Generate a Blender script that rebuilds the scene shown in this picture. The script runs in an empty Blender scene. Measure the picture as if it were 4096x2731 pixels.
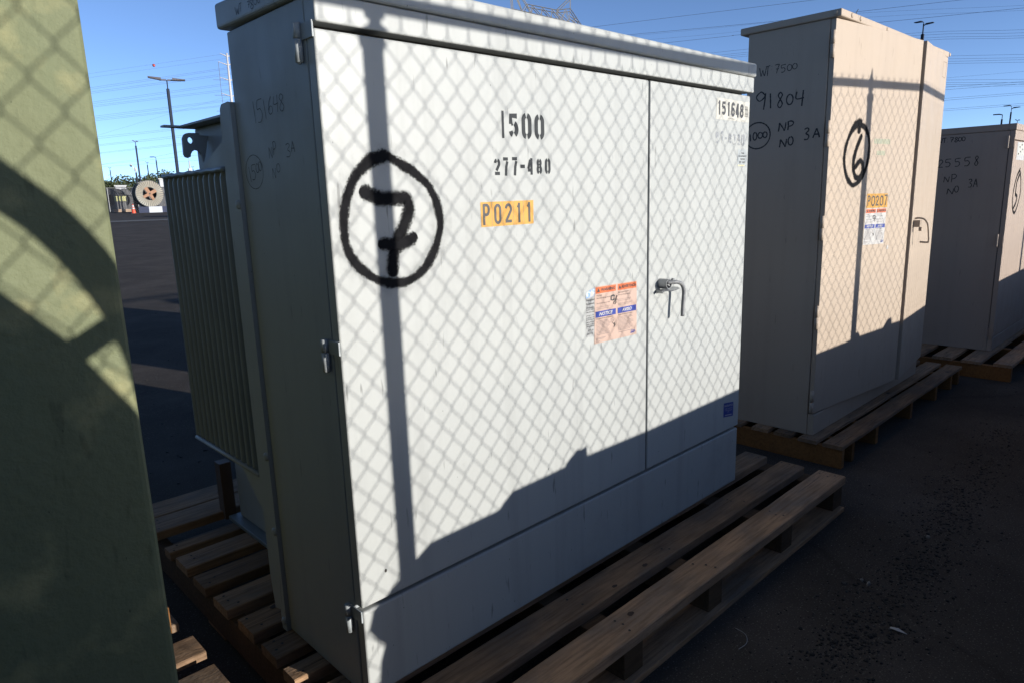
import bpy, bmesh, math, random, json
from mathutils import Vector, Matrix
random.seed(7)
SC = bpy.context.scene
COL = SC.collection
# ------------------------------------------------------------------ camera, sky, sun, exposure
cd = bpy.data.cameras.new('camera'); CAM = bpy.data.objects.new('camera', cd); COL.objects.link(CAM)
DATA = json.loads(r'''{"hand1":[["1",-0.3261,1.59,0.0156,0.0509],["5",-0.3045,1.5898,0.0335,0.0523],["1",-0.2688,1.5946,0.0161,0.0445],["6",-0.2423,1.6025,0.0252,0.0387],["4",-0.2133,1.6034,0.0252,0.0377],["8",-0.1846,1.6029,0.0257,0.0377],["N",-0.261,1.5031,0.0186,0.0256],["P",-0.2388,1.5093,0.0183,0.0311],["N",-0.2519,1.4556,0.0174,0.0243],["O",-0.2287,1.4695,0.0194,0.0195],["3",-0.1736,1.5003,0.0241,0.0308],["A",-0.1462,1.5098,0.018,0.0241],["C",-0.4026,1.4347,0.0996,0.0825],["1",-0.3903,1.4528,0.0202,0.0374],["5",-0.3698,1.4571,0.0257,0.037],["0",-0.3426,1.4737,0.018,0.0213],["0",-0.326,1.4771,0.0168,0.0218]],"handlip":[["W",-0.3387,1.8368,0.022,0.0189],["T",-0.315,1.8402,0.0139,0.0178],[":",-0.2952,1.848,0.0041,0.0067],["7",-0.2703,1.8395,0.0134,0.0136],["8",-0.2569,1.8337,0.0186,0.0189],["0",-0.2367,1.839,0.0168,0.0137],["0",-0.2181,1.8388,0.0142,0.0142]],"hand2":[["W",-0.4044,1.9547,0.0361,0.0417],["T",-0.3706,1.9528,0.0222,0.0475],[":",-0.3418,1.9803,0.0047,0.0182],["7",-0.3241,1.9581,0.0251,0.0422],["5",-0.2926,1.9596,0.0261,0.0348],["0",-0.2615,1.9623,0.0258,0.0286],["0",-0.2348,1.9661,0.0255,0.0255],["9",-0.4181,1.7919,0.0543,0.0872],["1",-0.3449,1.7944,0.0108,0.0721],["8",-0.3035,1.7919,0.0297,0.0732],["0",-0.2576,1.8016,0.0363,0.0483],["4",-0.212,1.7882,0.0457,0.0736],["N",-0.2904,1.6771,0.037,0.0413],["P",-0.2472,1.6795,0.0351,0.0428],["N",-0.2811,1.5992,0.0351,0.0385],["O",-0.2388,1.6069,0.028,0.04],["3",-0.1601,1.6252,0.0283,0.0562],["A",-0.1145,1.6322,0.0339,0.0436],["C",-0.4694,1.6012,0.136,0.1296],["1",-0.4461,1.6407,0.0099,0.0353],["0",-0.4266,1.6451,0.0224,0.0382],["0",-0.4002,1.6523,0.0277,0.0285],["0",-0.3726,1.6534,0.024,0.0284]],"hand3":[["W",-0.3058,1.6993,0.0327,0.0358],["T",-0.2701,1.7005,0.0216,0.0344],[":",-0.2431,1.7015,0.0043,0.0296],["7",-0.2252,1.7017,0.0267,0.033],["8",-0.1933,1.6994,0.0212,0.0353],["0",-0.1703,1.7046,0.0242,0.0281],["0",-0.1453,1.7051,0.022,0.0292],["1",-0.3295,1.5157,0.0166,0.0545],["2",-0.2912,1.5156,0.0382,0.0578],["5",-0.2426,1.519,0.041,0.0574],["5",-0.1786,1.5192,0.0403,0.0592],["5",-0.1158,1.5194,0.0417,0.0634],["8",-0.0488,1.5186,0.0256,0.0699],["N",-0.2407,1.403,0.0357,0.0422],["P",-0.1949,1.4012,0.0396,0.0598],["N",-0.2112,1.3116,0.0431,0.0422],["O",-0.1632,1.3262,0.0288,0.0468],["3",-0.0753,1.3593,0.026,0.0614],["A",-0.0412,1.3606,0.0278,0.0611]],"st1":[["1",0.5216,1.5477,0.016,0.0694],["5",0.5502,1.5476,0.0366,0.0693],["0",0.5993,1.5471,0.038,0.0698],["0",0.6492,1.5473,0.0388,0.0689]],"st2":[["2",0.4926,1.4502,0.0229,0.0469],["7",0.524,1.4509,0.0229,0.0467],["7",0.5573,1.4516,0.0235,0.0472],["-",0.5903,1.4711,0.0171,0.0092],["4",0.6171,1.4534,0.0229,0.0445],["8",0.6538,1.4533,0.0212,0.0455],["0",0.6875,1.4545,0.0229,0.0449]],"plate1":[[0.4396,1.3192],[0.6367,1.3198],[0.6378,1.3844],[0.4392,1.3837]],"plate1t":[["P",0.4462,1.3241,0.0259,0.0544],["0",0.487,1.3246,0.0262,0.0538],["2",0.5261,1.3245,0.0269,0.0542],["1",0.572,1.3253,0.0144,0.0535],["1",0.6108,1.3253,0.0154,0.0542]],"c7":[[0.1532,1.4962],[0.1153,1.485],[0.0768,1.4546],[0.0503,1.4129],[0.0368,1.3682],[0.0334,1.3229],[0.0419,1.2824],[0.0658,1.2491],[0.0968,1.2239],[0.1297,1.2091],[0.1644,1.2021],[0.2051,1.2062],[0.2439,1.2261],[0.2762,1.2608],[0.2988,1.3071],[0.3046,1.3476],[0.2956,1.3883],[0.2729,1.4284],[0.2398,1.4546],[0.2015,1.4767],[0.1716,1.4904],[0.1532,1.4962]],"n7":[[0.1001,1.4135],[0.1341,1.4004],[0.1722,1.4005],[0.2015,1.3998],[0.2123,1.384],[0.2086,1.3615],[0.1969,1.3392],[0.1811,1.3141],[0.1692,1.2888],[0.1596,1.2667],[0.1555,1.2393]],"n7b":[[0.1387,1.2958],[0.1714,1.2919],[0.1957,1.2968],[0.2131,1.3029]],"sheet1":[[0.8997,0.9281],[1.1248,0.9245],[1.1244,1.1074],[0.9036,1.1104]],"old1":[[0.8598,0.9546],[0.9013,0.9544],[0.9036,1.1088],[0.8595,1.109]],"numst":[[1.6083,1.6525],[1.8522,1.6515],[1.8561,1.7253],[1.6115,1.7278]],"numstt":[["1",1.6194,1.6684,0.0182,0.0504],["5",1.6454,1.6672,0.0302,0.0524],["1",1.6856,1.6667,0.0201,0.0513],["6",1.715,1.6655,0.0276,0.0532],["4",1.747,1.6652,0.0276,0.051],["8",1.7807,1.665,0.0294,0.0524]],"bar":[1.819,1.671,0.0242,0.0381],"faded":[["9",1.6077,1.5645,0.0223,0.0457],["7",1.6428,1.5695,0.0231,0.0391],["-",1.6768,1.5825,0.0152,0.0075],["0",1.7024,1.5682,0.023,0.0376],["3",1.7374,1.5619,0.0179,0.0441],["9",1.7717,1.5618,0.0195,0.0439],["0",1.8008,1.5617,0.0255,0.0453]],"equip":[[1.7755,1.4825],[1.8508,1.483],[1.851,1.5488],[1.776,1.5481]],"pcb":[[1.733,0.4764],[1.8121,0.4655],[1.812,0.5271],[1.7333,0.5368]],"hinge1":[[[-0.0496,1.7365],[-0.0539,1.6883],[-0.0618,1.7719],[-0.0008,1.7308]],[[-0.0483,1.0576],[-0.0478,1.0113],[-0.0572,1.0914],[0.0015,1.0608]],[[-0.0585,0.38],[-0.0593,0.3334],[-0.0659,0.4126],[-0.0033,0.4092]]],"bolts1":[[-0.4356,1.3974],[-0.4427,0.7006],[-0.4402,0.4704],[-0.4465,0.1827]],"lug":[[0.137,1.6435],[0.1705,1.6441],[0.1715,1.6375],[0.1997,1.6359],[0.1884,1.5887],[0.1755,1.5451],[0.1694,1.5733],[0.1607,1.585],[0.1505,1.5878],[0.1405,1.582],[0.1345,1.5726],[0.1335,1.5644],[0.1249,1.5602],[0.116,1.563],[0.1117,1.5722],[0.1126,1.598],[0.1133,1.6236],[0.1196,1.6366],[0.1276,1.6417]],"lughole":[[0.1387,1.6189],[0.1299,1.6187]],"gus_t":[[-0.5116,1.5777],[-0.7319,1.4932],[-0.5131,1.483]],"gus_b":[[-0.6795,0.6114],[-0.5082,0.6189],[-0.5205,0.4743]],"darkpost":[[1.3662,0.3671],[1.2887,0.3948],[1.4195,0.0536],[1.344,0.0799]],"post_y14":[[0.1978,1.36,0.3694],[0.1794,1.36,0.0822],[0.1925,1.36,0.0772]],"rod1":[[1.2681,-0.047,1.0922],[1.3,-0.047,1.0864],[1.3245,-0.047,1.0778],[1.3385,-0.047,1.0642],[1.3419,-0.047,1.0456],[1.338,-0.047,1.0035],[1.3357,-0.047,0.9609]],"ring1":[[1.2597,-0.02,1.0815],[1.2437,-0.02,1.0995],[1.2758,-0.02,1.0633],[1.2584,-0.045,1.0833],[1.2579,-0.045,1.0996],[1.2589,-0.045,1.0664]],"shelf1":[[1.2371,-0.02,1.0528],[1.2893,-0.02,1.0527],[1.365,-0.02,1.0516]],"c6":[[0.2921,1.7109],[0.2283,1.6791],[0.1819,1.623],[0.1571,1.5615],[0.1604,1.5003],[0.19,1.4445],[0.2341,1.4096],[0.2687,1.3997],[0.3199,1.4181],[0.3688,1.4562],[0.4014,1.5138],[0.4122,1.5778],[0.3952,1.6408],[0.3542,1.6834],[0.3075,1.6973]],"n6":[[0.3115,1.6355],[0.2754,1.5818],[0.2532,1.5255],[0.2578,1.4755],[0.2828,1.4407],[0.3238,1.4373],[0.3531,1.469],[0.3473,1.5072],[0.3182,1.5197],[0.279,1.4944]],"blob6":[[0.2942,1.6968],[0.2882,1.675]],"grn":[[[0.4605,1.6094],[0.6428,1.6093],[0.6411,1.6356],[0.4592,1.6343]],[[0.4941,1.552],[0.5933,1.5512],[0.5921,1.5755],[0.4962,1.574]]],"plate2":[[0.424,1.2804],[0.6669,1.277],[0.6615,1.351],[0.4237,1.354]],"plate2t":[["P",0.4323,1.2907,0.0314,0.053],["0",0.4782,1.2878,0.0363,0.0548],["2",0.526,1.2863,0.0339,0.0566],["0",0.5747,1.2861,0.0374,0.0557],["7",0.6253,1.2858,0.0365,0.0582]],"sheet2":[[0.4143,1.0868],[0.6553,1.08],[0.6598,1.2738],[0.4204,1.2765]],"shred2":[0.7056,1.057],"resid":[[0.7657,2.0377],[0.92,2.0397],[0.9458,2.1323],[0.7778,2.1241]],"rod2":[[0.1728,1.2061],[0.3316,1.1997],[0.4791,1.1789],[0.5803,1.1493],[0.6831,1.0669],[0.6302,1.0547],[0.3674,1.0733]],"house2":[[0.1156,1.1899],[0.3414,1.18],[0.1334,1.1518],[0.3447,1.141]],"bolts2":[[2.8291,0.008,2.1864],[2.9355,0.008,2.1902],[3.3026,0.008,2.1959],[4.4185,0.008,2.2064],[2.71,0.0097,2.1822]],"c3ring":[[5.7089,1.4797],[5.6393,1.4388],[5.5836,1.3636],[5.5683,1.2823],[5.6006,1.1994],[5.6746,1.1588],[5.7319,1.1831],[5.7828,1.2416],[5.8105,1.3131],[5.7879,1.3852],[5.7445,1.4445],[5.6993,1.4773]],"n3":[[5.7171,1.4446],[5.6512,1.3862],[5.6457,1.316],[5.6443,1.2984],[5.708,1.2793],[5.6898,1.2322],[5.6328,1.1983]],"lab3":[[5.5381,1.5497],[5.7986,1.5473],[5.7641,1.6786],[5.5341,1.6751]],"hinge3":[[[-0.1452,1.7059],[-0.1693,1.7039],[-0.1471,1.6364],[-0.1712,1.6347]],[[-0.1442,1.0002],[-0.164,1.0005],[-0.1492,0.9257],[-0.1691,0.9262]],[[-0.1524,0.2971],[-0.1697,0.2991],[-0.1515,0.2182],[-0.174,0.221]]],"sill3":[[5.4205,-0.19,0.2362],[5.4886,-0.19,0.118],[6.5583,-0.19,0.2075],[5.5573,-0.19,1.8072],[5.5326,-0.19,1.7558]],"p2":[[2.6104,-0.0733,0.124],[2.6076,-0.1642,0.124],[4.8512,-0.0908,0.124],[4.7967,0.0082,0.124],[2.624,0.0523,0.124],[2.6179,-0.0403,0.124],[2.6297,0.1951,0.124],[2.6107,0.0966,0.124],[2.6252,0.3263,0.124],[2.6059,0.2224,0.124]],"p2s":[[2.8164,-0.118,0.0],[2.8304,-0.1605,0.0],[3.1741,-0.1366,0.0],[4.2575,-0.1279,0.0],[4.5966,-0.1147,0.0],[4.7649,-0.1191,0.0]],"p3":[[5.0054,-0.4031,0.124],[5.0475,-0.2736,0.124],[5.0952,-0.0757,0.124],[5.0044,-0.2011,0.124],[5.1086,0.1132,0.124],[5.0435,-0.0307,0.124],[5.4784,-0.3902,0.124]],"p1s":[[2.2139,-0.3105,0.0],[1.7201,-0.3321,0.0],[1.1812,-0.3171,0.0],[0.7461,-0.332,0.0],[2.0789,-0.2584,0.0]],"scrap":[[1.4485,-0.7656,0.0],[1.4466,-0.8167,0.0],[1.4365,-0.784,0.0],[1.4659,-0.7941,0.0]],"debris":[[3.8766,-0.5899,0.0],[3.0318,-0.6565,0.0],[2.7082,-0.6647,0.0],[2.3587,-0.689,0.0],[2.0561,-0.7224,0.0],[1.7627,-0.7134,0.0],[1.5443,-0.7297,0.0],[1.3346,-0.7011,0.0],[1.0783,-0.6791,0.0]],"pebbles":[[1.671,-0.6233,0.0],[1.6789,-0.597,0.0],[2.1865,-0.6704,0.0],[2.5622,-0.7171,0.0],[1.3025,-0.6831,0.0],[1.0068,-0.5622,0.0],[1.5918,-0.898,0.0],[0.9098,-0.5083,0.0],[1.1714,-0.6967,0.0],[2.3532,-0.2991,0.0],[2.0746,-0.7332,0.0],[1.442,-1.0643,0.0]],"far":{"cone":[22.8257,84.4817,1.0919],"reelL":[26.3788,97.9461,1.2723],"reelR":[26.229,82.3964,1.0639],"fenceL":[28.9728,116.7695,1.5245],"fenceR":[31.2728,96.0139,1.2464],"sL0":[14.8137,59.7112,0.7599],"sL1":[14.4543,45.1842,0.5653],"seam0":[8.5001,34.941,0.428],"seam1":[9.759,30.9939,0.3751]},"lamps":[["double",13.3758,40.2899,8.2667],["double_small",24.9367,86.9612,8.9449],["single",37.1991,119.8171,9.4086],["double_small",40.8281,136.4865,9.6116],["double_small",40.7926,160.371,9.8614],["double_small",55.6731,155.7982,9.9242],["boxpole",39.4011,111.7022,8.8351],["cctv",24.6008,87.0583,5.983],["double_side",35.6483,9.4772,8.4492],["double_side",81.6354,14.9187,8.3423],["single",91.2988,17.5848,8.4426],["double_small",122.0176,22.0431,9.8555]],"mono":[[73.3174,173.586,37.7357],[[71.8623,174.195,37.6588],[73.3667,173.5651,36.9518]],[[71.3515,174.4055,35.7211],[73.2945,173.5957,34.9956]],[[71.3063,174.424,32.1592],[73.3585,173.5686,31.4417]],[[71.3479,174.4069,28.4604],[73.3136,173.5876,27.7441]],[73.2337,173.6214,26.2971]],"lattice":[[[103.958,106.0135,41.4934],[104.0367,105.9367,38.7734]],[[104.1515,105.8245,41.2267],[104.2965,105.6824,38.7613]],[[104.6538,105.3306,41.4607],[105.6167,104.3706,38.2546]],[[105.6167,104.3706,38.2546],[106.2896,103.6892,39.5164]],[[105.6296,104.3576,40.8959],[106.2896,103.6892,39.5164]],[[106.2896,103.6892,39.5164],[110.3863,99.3451,38.1447]],[[105.6167,104.3706,38.2546],[112.0313,97.4992,35.8126]],[[106.2896,103.6892,39.5164],[106.9025,103.0611,37.7689]],[[106.9025,103.0611,37.7689],[107.0076,102.9526,39.3208]],[[107.0076,102.9526,39.3208],[108.2887,101.6126,37.3224]],[[108.2887,101.6126,37.3224],[108.4079,101.4863,38.8478]],[[108.4079,101.4863,38.8478],[109.6538,100.1476,36.7656]],[[109.6538,100.1476,36.7656],[109.7503,100.0425,38.3707]],[[109.7503,100.0425,38.3707],[110.9245,98.748,36.2079]],[[110.3863,99.3451,38.1447],[110.9245,98.748,36.2079]],[[110.3863,99.3451,38.1447],[112.2567,97.2415,40.4552]],[[110.3863,99.3451,38.1447],[112.237,97.2641,38.2642]],[[112.237,97.2641,38.2642],[112.2613,97.2362,40.9686]],[[112.237,97.2641,38.2642],[113.6622,95.6071,35.0301]],[[110.9245,98.748,36.2079],[111.5953,97.9944,38.3144]],[[111.5953,97.9944,38.3144],[112.2172,97.2868,36.0589]],[[112.0313,97.4992,35.8126],[112.237,97.2641,38.2642]],[[112.237,97.2641,38.2642],[113.6622,95.6071,35.0301]],[[110.3863,99.3451,38.1447],[112.0313,97.4992,35.8126]],[[112.3979,97.0795,35.7842],[113.041,96.3353,36.5134]],[[112.2242,97.2788,36.8389],[113.3054,96.0265,35.581]],[[105.5773,104.4102,38.2566],[103.5262,106.433,35.7959]],[[105.6167,104.3706,38.2546],[104.8518,105.1346,41.451]],[[105.6167,104.3706,38.2546],[105.3282,104.66,35.7113]],[[112.0313,97.4992,35.8126],[112.3751,97.1056,33.1695]],[[113.6622,95.6071,35.0301],[114.8953,94.1331,31.9151]],[[104.0367,105.9367,38.7734],[103.7279,106.2375,35.787]],[[104.0367,105.9367,38.7734],[105.5773,104.4102,38.2566]]],"lines":[[0.022,[46.4498,182.6645,32.0173],[71.8299,174.2084,37.3385]],[0.022,[46.3349,182.694,31.1316],[73.0071,173.7171,36.5097]],[0.03,[46.2346,182.7196,28.9832],[70.9311,174.5774,33.9692]],[0.03,[46.1852,182.7322,28.6014],[71.1474,174.4891,33.7097]],[0.03,[46.2698,182.7106,28.0482],[72.9063,173.7595,33.0469]],[0.03,[46.2718,182.7101,27.7187],[72.9939,173.7226,32.6996]],[0.03,[46.2782,182.7085,25.8626],[70.8134,174.6253,30.4204]],[0.03,[46.2286,182.7211,25.4781],[71.1502,174.4879,30.1334]],[0.03,[46.2174,182.724,25.0438],[72.9168,173.7551,29.4503]],[0.03,[46.2227,182.7226,24.7373],[72.8818,173.7698,29.0962]],[0.03,[46.2576,182.7137,22.7394],[71.175,174.4778,26.744]],[0.03,[46.2531,182.7149,22.3536],[71.2704,174.4387,26.4735]],[0.03,[46.2811,182.7077,22.0455],[72.8066,173.8014,25.8471]],[0.03,[46.2379,182.7188,21.7096],[72.785,173.8105,25.6275]],[0.02,[53.742,211.7652,21.4748],[83.9206,201.6714,31.8176]],[0.03,[51.1793,202.0987,19.9001],[69.243,196.6111,22.2867]],[0.03,[51.1994,202.0936,19.4691],[71.9287,195.6408,22.3164]],[0.03,[51.1833,202.0977,17.9702],[68.7596,196.7813,20.3325]],[0.03,[51.2219,202.0878,17.6818],[68.7097,196.7989,19.8813]],[0.03,[51.1837,202.0976,16.0026],[68.533,196.8607,18.2843]],[0.03,[51.2335,202.0849,15.7997],[68.4929,196.8747,17.9222]],[0.03,[51.3871,202.0456,13.0334],[71.4328,195.823,15.1833]],[0.03,[51.3634,202.0516,12.4487],[71.285,195.8771,13.8067]],[0.03,[51.3296,202.0603,13.1797],[59.5942,199.7629,14.3289],[70.5076,196.1593,16.6501]],[0.035,[131.3095,105.6544,39.0626],[147.0283,82.6247,40.1106],[155.2771,66.0756,40.2359],[160.2057,53.2794,40.0587]],[0.035,[133.1013,103.4046,36.7159],[147.0758,82.541,36.9942],[153.1947,70.7024,36.9021],[157.9102,59.6239,36.853],[163.8838,40.9263,36.337]],[0.035,[133.0985,103.4082,34.1203],[147.1092,82.4823,34.8056],[148.7928,79.4413,34.8763],[159.7436,54.622,34.2399],[166.2111,30.5244,33.2059]],[0.02,[158.7871,119.2147,42.7382],[175.5912,92.9492,43.0034],[186.709,68.2809,42.6672],[195.6694,36.1998,39.2956]],[0.02,[158.7887,119.2126,41.4579],[173.1921,97.3039,41.5721],[186.9255,67.6955,41.5765],[195.689,36.0972,38.2377]],[0.03,[168.892,122.3795,38.2374],[181.963,102.1093,38.7973],[184.5154,97.4667,38.887],[200.0306,60.1023,38.3823],[205.5901,37.5589,35.8379]],[0.03,[168.8947,122.3757,37.4225],[181.9751,102.088,38.0064],[184.5288,97.4415,38.1027],[200.0441,60.0581,37.783],[205.6029,37.4908,35.1369]],[0.03,[168.8965,122.3733,36.9126],[181.9826,102.0747,37.5114],[184.5372,97.4258,37.6119],[200.0597,60.0073,37.0928],[205.6147,37.4281,34.4913]],[0.03,[168.8982,122.371,36.402],[181.9901,102.0614,37.0159],[184.5456,97.41,37.1205],[200.0712,59.9696,36.5821],[205.6234,37.3817,34.0135]],[0.03,[200.1565,59.6895,32.7808],[202.4085,51.7176,31.9467],[205.69,37.0255,30.3462]],[0.03,[200.1721,59.6381,32.0839],[202.4231,51.6616,31.265],[205.7038,36.9512,29.5814]],[0.03,[200.1857,59.5934,31.4771],[202.4358,51.6129,30.6714],[205.7114,36.9099,29.1561]],[0.03,[200.1972,59.5553,30.9608],[202.4467,51.5714,30.1664],[205.7217,36.8548,28.5884]],[0.02,[200.2839,59.2688,27.0747],[202.382,51.8189,26.9458],[205.7569,36.664,26.6254]],[0.03,[200.2834,59.2704,27.0961],[202.3948,51.77,26.3464],[205.7905,36.4809,24.7411]],[0.03,[200.2962,59.228,26.5218],[202.4083,51.7185,25.7162],[205.8038,36.4086,23.997]],[0.03,[200.307,59.1921,26.0342],[202.4179,51.6817,25.2657],[205.8104,36.3724,23.6246]],[0.03,[200.3315,59.1107,24.9316],[202.4288,51.64,24.7546],[205.7976,36.442,24.3406]],[0.03,[200.3458,59.0633,24.2887],[202.4416,51.5908,24.1527],[205.8068,36.3919,23.8251]],[0.02,[200.3163,59.1614,25.6183],[202.4269,51.6473,24.8448],[205.818,36.3306,23.1945]],[0.03,[200.3922,58.9085,22.1912],[202.4852,51.4232,22.101],[205.8414,36.2022,21.8736]],[0.03,[200.4028,58.8733,21.7135],[202.4948,51.3861,21.6473],[205.8485,36.1631,21.471]],[0.03,[200.449,58.7185,19.6165],[202.5391,51.2152,19.5555],[205.8851,35.9613,19.3955]],[0.03,[200.4576,58.6897,19.2265],[202.5475,51.1829,19.1604],[205.8922,35.922,18.991]]],"ball":[58.0861,179.28,34.2605],"cam":[-0.7693,-1.3745,1.3937],"M":[[0.719712,-0.693576,-0.03109],[-0.163946,-0.126268,-0.978355],[0.674638,0.709231,-0.204586]],"F":2749.239}''')
M = DATA['M']; cx, cy, cz = DATA['cam']
cd.sensor_fit = 'HORIZONTAL'; cd.sensor_width = 36.0; cd.lens = DATA['F'] / 4096 * 36.0
cd.clip_start = 0.02; cd.clip_end = 9000
CAM.matrix_world = Matrix(((M[0][0], -M[1][0], -M[2][0], cx), (M[0][1], -M[1][1], -M[2][1], cy), (M[0][2], -M[1][2], -M[2][2], cz), (0, 0, 0, 1)))
SC.camera = CAM
SUN = Vector((0.334, -1.0, 0.190)).normalized()
world = bpy.data.worlds.new('World'); SC.world = world; world.use_nodes = True
wn = world.node_tree; wn.nodes.clear()
sky = wn.nodes.new('ShaderNodeTexSky'); sky.sky_type = 'NISHITA'; sky.sun_disc = False
sky.sun_elevation = math.asin(SUN.z); sky.sun_rotation = math.atan2(SUN.x, SUN.y)
sky.altitude = 0; sky.air_density = 0.36; sky.dust_density = 0.2; sky.ozone_density = 1.8
bg = wn.nodes.new('ShaderNodeBackground'); bg.inputs[1].default_value = 0.118
wo = wn.nodes.new('ShaderNodeOutputWorld')
wn.links.new(sky.outputs[0], bg.inputs[0]); wn.links.new(bg.outputs[0], wo.inputs[0])
sl = bpy.data.lights.new('sun', 'SUN'); sl.energy = 4.0; sl.angle = math.radians(0.42); sl.color = (1.0, 0.955, 0.885)
so = bpy.data.objects.new('sun', sl); COL.objects.link(so)
so.rotation_euler = SUN.to_track_quat('Z', 'Y').to_euler()
so.location = (3, -9, 5)
SC.view_settings.view_transform = 'Standard'; SC.view_settings.look = 'None'
SC.view_settings.gamma = 1.0; SC.view_settings.exposure = 1.1
UP = Vector((0.0024, -0.0134, 0.9999))
def GZ(y): return 0.0134 * max(0.0, y - 3.0)
# ------------------------------------------------------------------ materials
def mat(name, col, rough=0.5, metal=0.0, var=0.0, vscale=3.0, spots=0.0, bump=0.0, bscale=60.0, stretch=(1, 1, 1), col2=None, spec=0.5, patch=None, grain=0.0, random_tint=0.0, emit=None, K=.70):
    col = tuple(q*K for q in col); col2 = tuple(q*K for q in col2) if col2 else None; patch = (tuple(q*K for q in patch[0]),)+tuple(patch[1:]) if patch else None
    m = bpy.data.materials.new(name); m.use_nodes = True; nt = m.node_tree; N = nt.nodes; L = nt.links
    b = N['Principled BSDF']; b.inputs['Roughness'].default_value = rough; b.inputs['Metallic'].default_value = metal
    b.inputs['Specular IOR Level'].default_value = spec
    tc = N.new('ShaderNodeTexCoord'); cur = None
    rgb = N.new('ShaderNodeRGB'); rgb.outputs[0].default_value = (*col, 1); cur = rgb.outputs[0]
    def noise(scale, detail=4, st=None, rough_=.55):
        n = N.new('ShaderNodeTexNoise'); n.inputs['Scale'].default_value = scale; n.inputs['Detail'].default_value = detail; n.inputs['Roughness'].default_value = rough_
        mp = N.new('ShaderNodeMapping'); mp.inputs['Scale'].default_value = st or (1, 1, 1)
        L.new(tc.outputs['Object'], mp.inputs[0]); L.new(mp.outputs[0], n.inputs['Vector']); return n.outputs['Fac']
    def ramp(src, a, b_, lo=0., hi=1.):
        r = N.new('ShaderNodeMapRange'); r.inputs['From Min'].default_value = a; r.inputs['From Max'].default_value = b_
        r.inputs['To Min'].default_value = lo; r.inputs['To Max'].default_value = hi; L.new(src, r.inputs['Value']); return r.outputs[0]
    def mix(fac, a, b_):
        x = N.new('ShaderNodeMix'); x.data_type = 'RGBA'; L.new(fac, x.inputs['Factor']); L.new(a, x.inputs['A'])
        if isinstance(b_, tuple): x.inputs['B'].default_value = (*b_, 1)
        else: L.new(b_, x.inputs['B'])
        return x.outputs['Result']
    def scaled(f): return tuple(c * f for c in col)
    if col2: cur = mix(ramp(noise(vscale, 6, stretch), .38, .62), cur, col2)
    if var: cur = mix(ramp(noise(vscale, 5, stretch), .35, .75, 0, 1), cur, scaled(1 - var))
    if grain:
        g = noise(1.0, 8, (6, 90, 90), .62); cur = mix(ramp(g, .42, .72, 0, grain), cur, scaled(.38))
        k = noise(3.0, 3, (1, 2.2, 2.2)); cur = mix(ramp(k, .5, .72, 0, grain * .8), cur, scaled(.55))
    if spots:
        s = noise(1.0, 2, (55, 55, 9)); cur = mix(ramp(s, .67, .74, 0, spots), cur, scaled(.55))
        s = noise(1.0, 1, (140, 140, 60)); cur = mix(ramp(s, .79, .82, 0, min(1, spots * 1.5)), cur, scaled(.28))
        s = noise(1.0, 4, (16, 16, .9)); cur = mix(ramp(s, .50, .78, 0, spots * .7), cur, scaled(.78))
        s = noise(1.9, 6, (1, 1, 1), .68); cur = mix(ramp(s, .58, .74, 0, spots * .5), cur, scaled(.72))
    if patch: cur = mix(ramp(noise(patch[1], 5), patch[2], patch[3]), cur, patch[0])
    if random_tint:
        oi = N.new('ShaderNodeObjectInfo'); h = N.new('ShaderNodeHueSaturation'); L.new(cur, h.inputs['Color'])
        L.new(ramp(oi.outputs['Random'], 0, 1, 1 - random_tint, 1 + random_tint), h.inputs['Value']); cur = h.outputs[0]
    L.new(cur, b.inputs['Base Color'])
    rr = ramp(noise(7, 4), .3, .7, max(0, rough - .08), min(1, rough + .08)); L.new(rr, b.inputs['Roughness'])
    if bump:
        bp = N.new('ShaderNodeBump'); bp.inputs['Strength'].default_value = bump; bp.inputs['Distance'].default_value = .004
        L.new(noise(bscale, 4, stretch if grain else None), bp.inputs['Height']); L.new(bp.outputs[0], b.inputs['Normal'])
    if emit: b.inputs['Emission Color'].default_value = (*emit, 1); b.inputs['Emission Strength'].default_value = 1
    return m
PW = mat('pale_grey_paint', (.43, .443, .43), .45, spots=1.0, var=.05, vscale=1.6, bump=.12, bscale=5, spec=.22)
PWS = mat('pale_grey_paint_plain', (.41, .44, .45), .5, var=.08, vscale=2, bump=.10, bscale=4, spots=.5, spec=.18)
PC = mat('cream_paint', (.475, .385, .300), .52, spec=.2, var=.05, vscale=1.5, spots=.5, bump=.08, bscale=6)
PC3 = mat('tan_paint', (.41, .325, .265), .55, spec=.2, var=.08, vscale=2.5, spots=.5, bump=.1, bscale=8)
PG = mat('olive_paint', (.140, .156, .088), .68, K=.85, spec=.15, col2=(.170, .178, .100), vscale=2.5, stretch=(3, 3, 1.1), spots=.5, var=.15, patch=((.26, .245, .125), 9, .54, .72), bump=.8, bscale=60)
DG = mat('dark_gap', (.05, .05, .05), .8)
GALV = mat('galvanised', (.42, .42, .42), .45, metal=.6, var=.15, vscale=12)
POLE = mat('dark_bronze_pole', (.030, .038, .058), .9, spec=.1)
LPOLE = mat('grey_steel_pole', (.22, .225, .23), .5)
WHITE = mat('white_plastic', (.50, .51, .52), .4)
INK1 = mat('faded_marker_ink', (.045, .052, .06), .6)
BLACKP = mat('marker_ink', (.018, .018, .02), .6)
STEN = mat('stencil_paint', (.034, .038, .042), .7, spec=.2, patch=((.3, .31, .31), 70, .68, .76))
FADE = mat('faded_stencil_paint', (.23, .245, .27), .6, patch=((.43, .443, .43), 60, .50, .58))
YEL = mat('amber_vinyl', (.58, .29, .03), .38, var=.06, vscale=20)
INK = mat('print_ink', (.03, .03, .032), .5, patch=((.2, .16, .06), 130, .66, .70))
INKT = mat('fine_print_ink', (.20, .165, .16), .5)
SHEET = mat('faded_pink_vinyl', (.50, .355, .29), .45, var=.08, vscale=12)
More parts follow.
